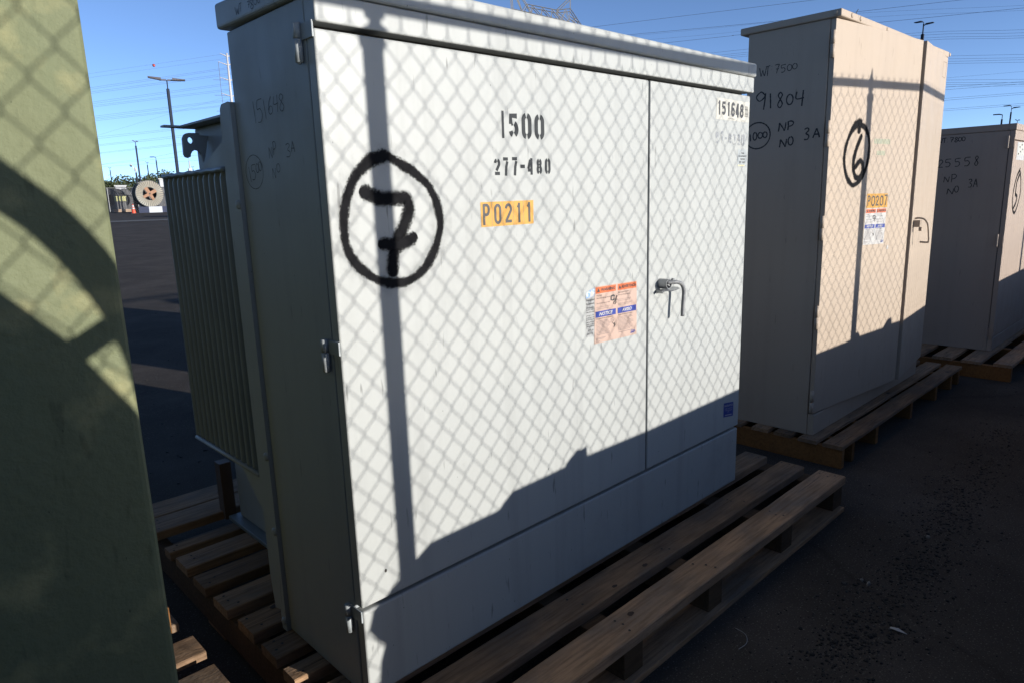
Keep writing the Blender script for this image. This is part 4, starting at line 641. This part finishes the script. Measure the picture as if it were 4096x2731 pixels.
mb = MB(); mb.off = Vector((0, 0, 0)); rect(mb, lambda u, v, off: FY3(u, v, off), 6.10, 6.30, 1.30, 1.37, .0006); mb.build('number_plate', YEL, dd)
writing(DATA['hand3'], ((0, 3), (3, 7), (7, 13), (13, 15), (15, 17), (17, 19)), FNX(X3), .0058, c3, O3)
for q in DATA['hinge3']:
    zt = q[0][1]; zb_ = q[2][1]; mb = MB(); mb.off = Vector(O3); mb.box(X3-.004, X3-.0003, -.186, -.128, zb_, zt, bev=.001); mb.tube([(X3-.010, -.150, zb_-.004), (X3-.010, -.150, zt+.012)], .008, 10); mb.build('hinge', PC3, c3)
mb = MB(); mb.off = Vector(O3); mb.box(X3-.0012, X3+.002, -.1585, -.1545, .23, 1.685); mb.build('door_gap', DG, c3)
bevbox('tank', PC3, c3, (5.6, 7.1, .362, 1.0, .13, 1.55), .01, O3)
# ================================================================== GREEN CABINET
OG = (-1.4, .2, 0)
cg = empty('electrical_cabinet', OG, 'old green cabinet filling the left edge, nearest the camera', 'cabinet', 'padmount transformer cabinets on pallets')
mb = MB(); mb.off = Vector(OG); mb.box(-2.25, -.5085, -.337, .23, .151, 1.93, bev=.012); mb.build('side_panel', PG, cg)
mb = MB(); mb.off = Vector(OG); mb.box(-2.15, -.56, .2305, 1.25, .151, 1.80, bev=.012); mb.build('tank', PG, cg)
mb = MB(); mb.off = Vector(OG); mb.box(-2.28, -.50, -.35, .25, 1.931, 1.98, bev=.01); mb.build('roof', PG, cg)
mb = MB(); mb.off = Vector(OG); mb.box(-2.2, -1.4, -.346, -.3375, .30, 1.85, bev=.003); mb.build('door', PG, cg)
# ================================================================== FAR THINGS
def upright(p, base_z=None):   # foot on the ground under a head point, along UP
    H = Vector(p); z = GZ(H.y); t = (H.z-z)/UP.z; return Vector((H.x-UP.x*t, H.y-UP.y*t, GZ(H.y)))
def lamp(kind, head, label):
    foot = upright(head); H = Vector(head)-foot; t = empty('street_lamp' if kind not in ('cctv', 'boxpole') else ('camera_pole' if kind == 'cctv' else 'utility_pole'), foot, label, {'cctv': 'camera pole', 'boxpole': 'pole'}.get(kind, 'street lamp'), None if kind in ('cctv', 'boxpole') else 'parking lot lamps')
    h = H.length; dist = math.hypot(head[0]-cx, head[1]-cy); pw = .075 if kind in ('double', 'double_side') else .085
    if kind == 'double_side': pw = .065
    mb = MB(); top = H*(1-.45/h)
    s = pw*.95; vs = []
    for z_, q in ((Vector((0, 0, 0)), s), (top, s*.9)): vs += [z_+Vector((a*q, b*q, 0)) for a, b in ((-1, -1), (1, -1), (1, 1), (-1, 1))]
    mb.add(vs, [(0, 1, 5, 4), (1, 2, 6, 5), (2, 3, 7, 6), (3, 0, 4, 7), (4, 5, 6, 7)]); mb.tube([top, H], s*.45, 6)
    mb.build('pole', LPOLE if kind == 'boxpole' else POLE, t)
    view = Vector((head[0]-cx, head[1]-cy, 0)).normalized(); side = Vector((view.y, -view.x, 0))
    if kind in ('double', 'double_small'):
        L = .92 if kind == 'double' else .30
        for sg, dz in ((-1, .12), (1, -.06)):
            mb = MB(); a = side*sg
            def bxx(r0, r1, z0, z1, wd):
                mb.add([H+a*r+view*w_+Vector((0, 0, z_)) for z_ in (z0, z1) for r, w_ in ((r0, -wd), (r1, -wd), (r1, wd), (r0, wd))], [(3, 2, 1, 0), (4, 5, 6, 7), (0, 1, 5, 4), (1, 2, 6, 5), (2, 3, 7, 6), (3, 0, 4, 7)])
            bxx(.02, L*.42, -.03, .04, .05)
            mb.add([H+a*r+view*w_+Vector((0, 0, z_)) for r, w_, z_ in ((L*.3, -.16, -.02), (L, -.16, .03+dz*.6), (L, .16, .03+dz*.6), (L*.3, .16, -.02), (L*.3, -.13, .11), (L, -.13, .09+dz*.6), (L, .13, .09+dz*.6), (L*.3, .13, .11))], [(3, 2, 1, 0), (4, 5, 6, 7), (0, 1, 5, 4), (1, 2, 6, 5), (2, 3, 7, 6), (3, 0, 4, 7)])
            mb.build('lamp_head', mat('lamp_casting', (.16, .15, .16), .25, metal=.3), t)
    elif kind == 'double_side':
        for sg, oz, fw in ((-1, .42, .5), (1, .12, -.3)):
            mb = MB(); a = (side*sg*.9+view*fw).normalized(); b = Vector((-a.y, a.x, 0)); z0 = oz-.25
            q_ = .47 if dist < 60 else .8
            def pl(r, w_, z_): return H+(a*r+b*w_+Vector((0, 0, z_+z0)))*q_
            mb.add([pl(.0, -.05, -.12), pl(.0, .05, -.12), pl(.25, .05, 0), pl(.25, -.05, 0), pl(.0, -.05, -.04), pl(.0, .05, -.04), pl(.25, .05, .07), pl(.25, -.05, .07)], [(3, 2, 1, 0), (4, 5, 6, 7), (0, 1, 5, 4), (1, 2, 6, 5), (2, 3, 7, 6), (3, 0, 4, 7)])
            mb.add([pl(.2, -.18, -.02), pl(.2, .18, -.02), pl(.85, .20, .03), pl(.85, -.20, .03), pl(.2, -.15, .10), pl(.2, .15, .10), pl(.85, .18, .09), pl(.85, -.18, .09)], [(3, 2, 1, 0), (4, 5, 6, 7), (0, 1, 5, 4), (1, 2, 6, 5), (2, 3, 7, 6), (3, 0, 4, 7)])
            mb.build('lamp_head', POLE, t)
    elif kind == 'single':
        mb = MB(); mb.tube([H, H+side*-.3+Vector((0, 0, .08)), H+side*-.85+Vector((0, 0, .08))], [.05, .07, .06], 5); mb.build('lamp_head', POLE, t)
    elif kind == 'cctv':
        mb = MB(); mb.tube([H+Vector((0, 0, -.6)), H+side*-.2+Vector((0, 0, .1)), H+side*-.42+Vector((0, 0, .45))], .04, 6); mb.tube([H+Vector((0, 0, -.3)), H+Vector((0, 0, .1))], .13, 8); mb.build('arm', WHITE, t)
        mb = MB(); c = H+side*-.42+Vector((0, 0, .34)); mb.dome(c, (0, 0, 1), .15, .14, n=10); mb.dome(c, (0, 0, -1), .14, .15, m=1, n=10); mb.build('dome_camera', [WHITE, POLE], t)
    elif kind == 'boxpole':
        mb = MB(); b_ = H*.72; mb.box(b_.x-.26, b_.x+.26, b_.y-.2, b_.y+.2, b_.z-.55, b_.z+.55); mb.build('control_box', FIN, t)
lab = ['tall double-headed lamp, the nearest left of the white cabinet', 'slim lamp rising from directly behind the cable reel', 'single-arm lamp just right of the cable reel', 'short double lamp between the reel lamp and the single-arm lamp', 'slim lamp beside the edge of the green cabinet', 'distant slim lamp seen under the lifting hook', 'grey pole with a box on it, under the lifting hook', 'white dome security camera on a thin pole above the cable reel', 'two-headed lamp standing over the cream cabinet roof', 'taller two-headed lamp over the tan cabinet', 'single-arm lamp just left of the two-headed lamp over the tan cabinet', 'smallest lamp at the far right over the tan cabinet']
for L_, s in zip(DATA['lamps'], lab): lamp(L_[0], L_[1:], s)
# traffic cone
far = DATA['far']; p = Vector((20.7, 76.0, GZ(76.0)))
cn = empty('traffic_cone', p, 'orange traffic cone with two white bands on the far asphalt', 'cone')
OC = mat('cone_orange', (.75, .07, .02), .5); k = .92
def lathe(mb, prof_, n=20, m=0, c=(0, 0, 0)):
    vs = [(c[0]+r*math.cos(2*math.pi*i/n), c[1]+r*math.sin(2*math.pi*i/n), c[2]+z_) for r, z_ in prof_ for i in range(n)]
    mb.add(vs, [(j*n+i, j*n+(i+1) % n, (j+1)*n+(i+1) % n, (j+1)*n+i) for j in range(len(prof_)-1) for i in range(n)], m)
mb = MB(); lathe(mb, [(.235*k, .03), (.20*k, .2*k), (.155*k, .42*k), (.125*k, .60*k), (.085*k, .82*k), (.05*k, 1.02*k), (0, 1.03*k)]); mb.build('cone_body', OC, cn, True)
for a, b in ((.50, .62), (.72, .92)):
    r = lambda z_: .245-.19*z_/1.0
    mb = MB(); lathe(mb, [(r(a)*k+.006, a*k), (r(b)*k+.006, b*k)]); mb.build('reflective_band', WHITE, cn, True)
mb = MB(); mb.box(-.36, .36, -.36, .36, 0, .04); mb.build('base', mat('black_rubber', (.02, .02, .02), .8), cn)
# cable reel
def reel(loc, R_, width, view_az_off, label, face=True, mw=None, nseg=38, drum=.55, small=False):
    v = Vector((loc[0]-cx, loc[1]-cy, 0)).normalized(); l = Vector((-v.y, v.x, 0)); ax = (v*math.cos(view_az_off)+l*math.sin(view_az_off)).normalized()
    perp = Vector((-ax.y, ax.x, 0)); Z = Vector((0, 0, 1))
    t = empty('cable_reel', loc, label, 'cable reel', 'cable reels')
    P3 = lambda a, r, d: perp*(r*math.cos(a)*-1)+Z*(r*math.sin(a)+R_)+ax*d
    for side_, d0, d1 in ((0, 0, .10), (1, width-.1, width)):
        mb = MB()
        for i in range(nseg):
            a0 = 2*math.pi*(i+.2)/nseg; a1 = 2*math.pi*(i+.8)/nseg; r0 = R_*.50; r1 = R_*.965
            vs = [P3(a, r, d) for d in (d0, d1) for r, a in ((r0, a0), (r1, a0), (r1, a1), (r0, a1))]
            mb.add(vs, [(3, 2, 1, 0), (4, 5, 6, 7), (0, 1, 5, 4), (1, 2, 6, 5), (2, 3, 7, 6), (3, 0, 4, 7)], 0)
        n = 48
        for r0, r1, e0, e1 in ((R_*.965, R_, d0-.02, d1+.02), (R_*.48, R_*.50, d0, d1+.01)):
            for i in range(n):
                a0 = 2*math.pi*i/n; a1 = 2*math.pi*(i+1)/n; vs = [P3(a, r, d) for d in (e0, e1) for r, a in ((r0, a0), (r1, a0), (r1, a1), (r0, a1))]
                mb.add(vs, [(3, 2, 1, 0), (4, 5, 6, 7), (1, 2, 6, 5), (3, 0, 4, 7)], 1)
        # backing sheet seen through the gaps
        for i in range(n):
            a0 = 2*math.pi*i/n; a1 = 2*math.pi*(i+1)/n; dm = (d0+d1)/2; mb.add([P3(a, r, dm) for r, a in ((R_*.5, a0), (R_*.97, a0), (R_*.97, a1), (R_*.5, a1))], [(0, 1, 2, 3)], 1)
        mb.build('flange', [mw, DKS], t)
    mb = MB(); n = 32
    for i in range(n):
        a0 = 2*math.pi*i/n; a1 = 2*math.pi*(i+1)/n; mb.add([P3(a0, R_*drum, .1), P3(a1, R_*drum, .1), P3(a1, R_*drum, width-.1), P3(a0, R_*drum, width-.1)], [(0, 1, 2, 3)])
        mb.add([P3(a0, R_*.49, .3), P3(a1, R_*.49, .3), P3(a1, R_*.49, width-.1), P3(a0, R_*.49, width-.1)], [(0, 1, 2, 3)])
    mb.add([P3(2*math.pi*i/n, R_*.49, width*.5) for i in range(n)], [tuple(range(n))]); mb.build('drum', DKS, t)
    if face:
        mb = MB()
        for a, w_ in ((math.radians(118), .13), (math.radians(28), .13)):
            ca, sa = math.cos(a), math.sin(a)
            def Q(u, v_, d): return perp*-(u*ca-v_*sa)+Z*(u*sa+v_*ca+R_)+ax*d
            dd_ = .0 if w_ == .13 and a > 1 else .004
            mb.add([Q(u, v_, d) for d in (-.02+dd_, .12+dd_) for u, v_ in ((-R_*.52, -R_*w_*.75), (R_*.52, -R_*w_), (R_*.52, R_*w_), (-R_*.52, R_*w_*.75))], [(3, 2, 1, 0), (4, 5, 6, 7), (0, 1, 5, 4), (1, 2, 6, 5), (2, 3, 7, 6), (3, 0, 4, 7)])
        mb.build('cross_brace', CU, t)
        mb = MB(); mb.add([P3(2*math.pi*i/14, R_*.062, -.03) for i in range(14)], [tuple(range(14))]); mb.build('axle_hole', DG, t)
    return t
DKS = mat('dark_steel', (.045, .05, .06), .6); CU = mat('rusty_orange_wood', (.34, .17, .09), .7, var=.35, vscale=3)
LW = mat('bleached_reel_wood', (.43, .41, .34), .75, col2=(.33, .26, .16), vscale=.9, var=.25)
GRW = mat('grey_reel_wood', (.14, .14, .145), .8, var=.3, vscale=2)
REELP = Vector((23.36, 79.08, GZ(79.08)+.56))
reel(REELP, 1.39, 1.45, math.radians(14), 'big wooden cable reel with radial slats and an orange cross brace', mw=LW)
# striped barrier the reel stands behind
v = Vector((REELP.x-cx, REELP.y-cy, 0)).normalized(); sd = Vector((v.y, -v.x, 0)); b0 = Vector((REELP.x, REELP.y, 0))-v*1.2
bar = empty('barrier_rail', (b0.x, b0.y, GZ(b0.y)), 'low striped white and navy barrier in front of the reel', 'barrier')
WB = mat('white_barrier_paint', (.55, .58, .62), .6); NB = mat('navy_barrier_paint', (.015, .025, .07), .6)
for i, (a, b) in enumerate(((-1.2, -.25), (-.25, 1.0), (1.0, 2.1), (2.1, 3.6))):
    mb = MB(); mb.add([sd*r+v*w_+Vector((0, 0, z_)) for z_ in (0, .62) for r, w_ in ((a, -.2), (b-.01, -.2), (b-.01, .2), (a, .2))], [(3, 2, 1, 0), (4, 5, 6, 7), (0, 1, 5, 4), (1, 2, 6, 5), (2, 3, 7, 6), (3, 0, 4, 7)])
    mb.build('segment', (NB, WB)[i % 2], bar)
for i, (x_, y_, r_) in enumerate(((24.9, 93.5, 1.35), (27.3, 94.0, 1.4), (22.9, 92.6, 1.35), (29.4, 93.0, 1.4))):
    reel((x_, y_, GZ(y_)), r_, 1.3, math.radians((50, 60, -40, 30)[i]), ['grey cable reel behind the fence, just left of the big reel', 'grey cable reel behind the fence, hidden mostly by the big reel', 'leftmost grey cable reel behind the fence by the green cabinet', 'grey cable reel behind the fence right of the big reel'][i], face=False, mw=GRW, nseg=30, small=True)
# far chain-link fence
fa = Vector((10.0, 91.5, 0)); fb = Vector((52.0, 86.5, 0)); fe = empty('far_fence', (fa.x, fa.y, GZ(fa.y)), 'distant grey chain-link fence behind the cable reel', 'fence')
d = (fb-fa); L_ = d.length; dn = d/L_; GF = mat('far_fence_metal', (.30, .31, .32), .6); DW = mat('far_fence_wire', (.10, .10, .11), .7)
def fp(s_, z_): q = fa+dn*s_; return Vector((q.x-fa.x, q.y-fa.y, GZ(q.y)-GZ(fa.y)+z_))
mb = MB(); mb.tube([fp(0, 2.75), fp(L_, 2.75)], .045, 6); mb.build('top_rail', DW, fe)
s_ = 0
while s_ <= L_: mb = MB(); mb.tube([fp(s_, 0), fp(s_, 2.78)], .045, 6); mb.build('post', GF, fe); s_ += 3.05
mb = MB(); k_ = -3.0
while k_ < L_:
    for dd_ in (1, -1):
        a, b = (k_, k_+2.7) if dd_ > 0 else (k_+2.7, k_); a_, b_ = max(0, min(L_, a)), max(0, min(L_, b)); mb.tube([fp(a_, .05+2.7*abs(a_-a)/2.7), fp(b_, .05+2.7*(1-abs(b_-b)/2.7))], .006, 3, cap=False)
    k_ += .22
mb.build('wire_mesh', DW, fe)
# yellow crate, timber, spiky planters, white trailers behind the fence
YC = mat('weathered_yellow', (.50, .50, .16), .7, col2=(.5, .45, .35), vscale=2, var=.2)
def bx(name, label, cat, x, y, w_, d_, h_, m_, z_=0, rz=0, group=None):
    t = empty(name, (x, y, GZ(y)+z_), label, cat, group, rz); mb = MB(); mb.box(-w_/2, w_/2, -d_/2, d_/2, 0, h_, bev=.03); mb.build('body', m_, t)
    mb = MB(); mb.box(-w_/2-.04, w_/2+.04, -d_/2-.04, d_/2+.04, h_+.002, h_+.09); mb.build('lid', m_, t); mb = MB()
    for q in (-.3, 0, .3): mb.box(q*w_-.04, q*w_+.04, -d_/2-.03, -d_/2-.002, .05, h_-.05)
    mb.build('rib', m_, t); return t
bx('equipment_crate', 'weathered yellow crate behind the distant fence, left of the reel', 'crate', 23.65, 91.2, 1.05, .8, .5, YC, 1.2)
bx('steel_stand', 'grey steel stand under the yellow crate behind the fence', 'stand', 23.65, 91.2, 1.0, .8, 1.08, GRW)
TIM = mat('far_timber', (.36, .25, .17), .8)
for i, (x_, y_, w_) in enumerate(((22.3, 88.0, .8), (23.3, 87.5, .6))):
    mb = MB(); [mb.box(-w_/2, w_/2, -.3, .3, q*.11, q*.11+.09) for q in range(3)]; tag(mb.build('timber_stack', TIM, loc=(x_, y_, GZ(y_))), ['wider low stack of timber at the foot of the far fence', 'narrower stack of timber near the traffic cone'][i], 'timber', 'timber stacks by the far fence')
def trailer(x, y, w_, d_, h_, z_, rz, label):
    t = empty('white_trailer', (x, y, GZ(y)+z_), label, 'trailer', 'white trailers beyond the fence', rz); mb = MB(); mb.box(-w_/2, w_/2, -d_/2, d_/2, .6, h_, bev=.08); mb.build('body', WHITE, t)
    mb = MB(); mb.box(-w_/2-.1, w_/2+.1, -d_/2-.1, d_/2+.1, h_+.005, h_+.15); mb.build('roof', WHITE, t)
    mb = MB(); [mb.box(q-.5, q+.5, -d_/2-.02, -d_/2-.003, h_*.5, h_*.75) for q in (-w_/4, w_/4)]; mb.build('window', DKS, t)
    for q in (-w_/3, w_/3):
        mb = MB(); mb.tube([(q, -d_/2-.1, .45), (q, -d_/2+.2, .45)], .45, 12); mb.build('wheel', DKS, t)
trailer(29.4, 112.0, 1.4, 2.4, 3.25, 0, -.25, 'white trailer whose roof shows above the fence left of the reel')
trailer(35.4, 112.0, 1.3, 2.4, 4.2, 0, -.25, 'tall white trailer seen above the fence right of the reel')
trailer(31.4, 100.0, .9, 1.6, 2.9, 0, -.2, 'small white trailer just behind the fence right of the reel')
# added unseen boxes that throw the long shadow on the far asphalt
bx('shade_box', 'unseen grey box added behind the white cabinet to shade the far asphalt', 'container', 27.5, 47.5, 12.0, 2.5, 2.6, FIN, group='unseen boxes added to block light')
bx('shade_box', 'second unseen grey box farther back, added to shade the far asphalt', 'container', 33.0, 60.0, 12.0, 2.5, 2.2, FIN, group='unseen boxes added to block light')
bx('shade_box', 'unseen dark green box added behind the green cabinet to block sky light', 'container', -4.6, 5.4, 2.4, 7.5, 2.2, mat('dark_green_blocker', (.035, .045, .04), .7), group='unseen boxes added to block light')  # added dark box that keeps sky light off the shaded cabinet sides
# trees
LEAF = mat('mesquite_leaves', (.055, .080, .028), .8, var=.45, vscale=.7, col2=(.085, .105, .045)); BARK = mat('bark', (.10, .075, .05), .9)
def tree(x, y, w_, h_, seed, label):
    R = random.Random(seed); z = GZ(y); t = empty('mesquite_tree', (x, y, z), label, 'tree', 'bushy trees beyond the far fence')
    mb = MB(); nb = 9; cl = []
    for i in range(nb):
        a = R.uniform(0, 6.28); rr = R.uniform(.1, .42)*w_; tip = Vector((rr*math.cos(a), rr*math.sin(a)*.7, h_*R.uniform(.55, .92))); m_ = Vector((tip.x*.4, tip.y*.4, tip.z*.5))
        mb.tube([(0, 0, 0), m_, tip], [.16, .09, .03], 5); cl.append(tip)
    mb.build('trunk', BARK, t); mb = MB()
    for i in range(1700):
        c = R.choice(cl); s = w_*.12; p_ = Vector((c.x+R.gauss(0, s*1.15), c.y+R.gauss(0, s), c.z+R.gauss(-.05*h_, h_*.10)))
        if p_.z < .15*h_ or p_.z > h_*1.03: continue
        q = R.uniform(.10, .24); n_ = Vector((R.gauss(0, 1), R.gauss(0, 1), R.gauss(.4, 1))).normalized(); a_ = n_.orthogonal().normalized(); b_ = n_.cross(a_)
        mb.add([p_+a_*q, p_+b_*q*.6, p_-a_*q, p_-b_*q*.6], [(0, 1, 2, 3)])
    mb.build('crown', LEAF, t)
for i, (x_, y_, w_, h_) in enumerate(((29.2, 117, 4.2, 4.0), (31.4, 118, 4.5, 4.9), (34.1, 117, 4.5, 4.9), (36.4, 118, 3.2, 5.2), (38.2, 117, 3.4, 5.7), (43.0, 118, 5, 5.5), (25.5, 118, 5, 4.4))):
    tree(x_, y_, w_, h_, 40+i, ['low bushy tree beside the edge of the green cabinet', 'broad green tree above the fence left of the reel', 'green tree just left of the reel top', 'tree directly behind the top of the reel', 'tallest dark tree, right of the reel top', 'tree hidden behind the white cabinet', 'tree hidden behind the green cabinet'][i])
# steel monopole with six arms
m0 = DATA['mono']; top = Vector(m0[0]); low = Vector(m0[-1]); dr_ = (low-top).normalized(); foot = top+dr_*((top.z-GZ(top.y))/-dr_.z)
mp = empty('transmission_pole', foot, 'white steel transmission pole with side arms behind the white cabinet', 'power pole')
PM = mat('pale_pole_steel', (.50, .50, .52), .5)
mb = MB(); mb.tube([Vector((0, 0, 0)), top-foot], [.55, .20], 10); mb.build('pole', PM, mp, True)
vv = Vector((foot.x-cx, foot.y-cy, 0)).normalized(); sv = Vector((vv.y, -vv.x, 0))
for i, (a, b) in enumerate(m0[1:-1]):
    a, b = Vector(a)-foot, Vector(b)-foot
    for sg in (1, -1):
        tip = a if sg > 0 else b+(b-a)*1+Vector((0, 0, 2*(a.z-b.z))); mb = MB(); mb.tube([b, tip], [.16, .07], 6); am = mb.build('arm', PM, mp)
        if i: mb = MB(); mb.tube([tip, tip-Vector((0, 0, 4.2))], .05, 5); mb.tube([tip-Vector((0, 0, 4.2))-sv*1.6, tip-Vector((0, 0, 4.2))+sv*1.6], .04, 4); mb.build('insulator', GRW, am)
# lattice tower
pts = [Vector(q) for s_ in DATA['lattice'] for q in s_]; cxx = sum(p.x for p in pts)/len(pts); cyy = sum(p.y for p in pts)/len(pts); zmin = min(p.z for p in pts)
lt = empty('lattice_tower', (cxx, cyy, GZ(cyy)), 'steel lattice transmission tower whose crossbeam shows above the white cabinet roof', 'power tower')
TW = mat('tower_steel', (.26, .25, .24), .6); v_ = Vector((cxx-cx, cyy-cy, 0)).normalized(); mb = MB(); mb.off = Vector((cxx, cyy, GZ(cyy)))
for a, b in DATA['lattice']:
    a, b = Vector(a), Vector(b)
    for dz_ in (0, 2.2): mb.tube([a+v_*dz_, b+v_*dz_], .085, 4)
for q in (0, 3, 5, 8, 10): a = Vector(DATA['lattice'][q][1]); mb.tube([a, a+v_*2.2], .05, 4)
mb.build('crossbeam', TW, lt)
mb = MB(); mb.off = Vector((cxx, cyy, GZ(cyy))); sw = Vector((v_.y, -v_.x, 0)); cc = Vector((cxx, cyy, 0)); zg = GZ(cyy); zt = zmin+1
for lv in range(7):
    z0_, z1_ = zg+(zt-zg)*lv/7, zg+(zt-zg)*(lv+1)/7; w0, w1 = 6.0-4*lv/7, 6.0-4*(lv+1)/7
    cn_ = [[cc+sw*w_*a+v_*w_*b+Vector((0, 0, z_)) for a, b in ((-1, -1), (1, -1), (1, 1), (-1, 1))] for w_, z_ in ((w0, z0_), (w1, z1_))]
    for k_ in range(4): mb.tube([cn_[0][k_], cn_[1][k_]], .09, 4); mb.tube([cn_[0][k_], cn_[1][(k_+1) % 4]], .05, 4); mb.tube([cn_[0][(k_+1) % 4], cn_[1][k_]], .05, 4); mb.tube([cn_[1][k_], cn_[1][(k_+1) % 4]], .05, 4)
mb.build('legs', TW, lt)
# power lines
WIRE = mat('conductor', (.07, .075, .09), .6); first = None; LN = []
for i, L_ in enumerate(DATA['lines']):
    r = L_[0]*(.62 if i < 24 else .8); P = [Vector(q) for q in L_[1:]]; c = (P[0]+P[-1])/2
    a, b = P[0], P[-1]; ext = (b-a).normalized(); P = [a-ext*25]+P+[b+ext*25]
    if len(P) > 4: P = catmull(P, 4)
    mb = MB(); mb.off = c; mb.tube(P, r, 4); o = mb.build('power_line', WIRE, loc=c)
    left = i < 24; o['category'] = 'power line'; o['group'] = 'power lines left of the white cabinet' if left else 'power lines right of the white cabinet'
    e = b if not left else a; LN.append((left, -(e.z-cz)/math.hypot(e.x-cx, e.y-cy), i, o))
    if i == 0: first = o
mb = MB(); bp = Vector(DATA['ball'])-first.location; lathe(mb, [(.34*math.sin(math.pi*k/8), -.34*math.cos(math.pi*k/8)) for k in range(9)], 12, c=bp); mb.build('marker_ball', mat('marker_red', (.45, .06, .05), .5), first, True)
ORD = ['highest', 'second', 'third', 'fourth', 'fifth', 'sixth', 'seventh', 'eighth', 'ninth', 'tenth', 'eleventh', 'twelfth', 'thirteenth', 'fourteenth', 'fifteenth', 'sixteenth', 'seventeenth', 'eighteenth', 'nineteenth', 'twentieth', 'twenty-first', 'twenty-second', 'twenty-third', 'twenty-fourth', 'twenty-fifth', 'twenty-sixth']
for left in (True, False):
    for n_, (l_, e_, i_, o) in enumerate(sorted([q for q in LN if q[0] == left], key=lambda q: (q[1], q[2]))):
        o['label'] = ('%s overhead line from the top where the wires leave the green cabinet' if left else '%s overhead line from the top at the right edge of the sky') % ORD[n_]
first['label'] = 'highest thin overhead line carrying a red marker ball'
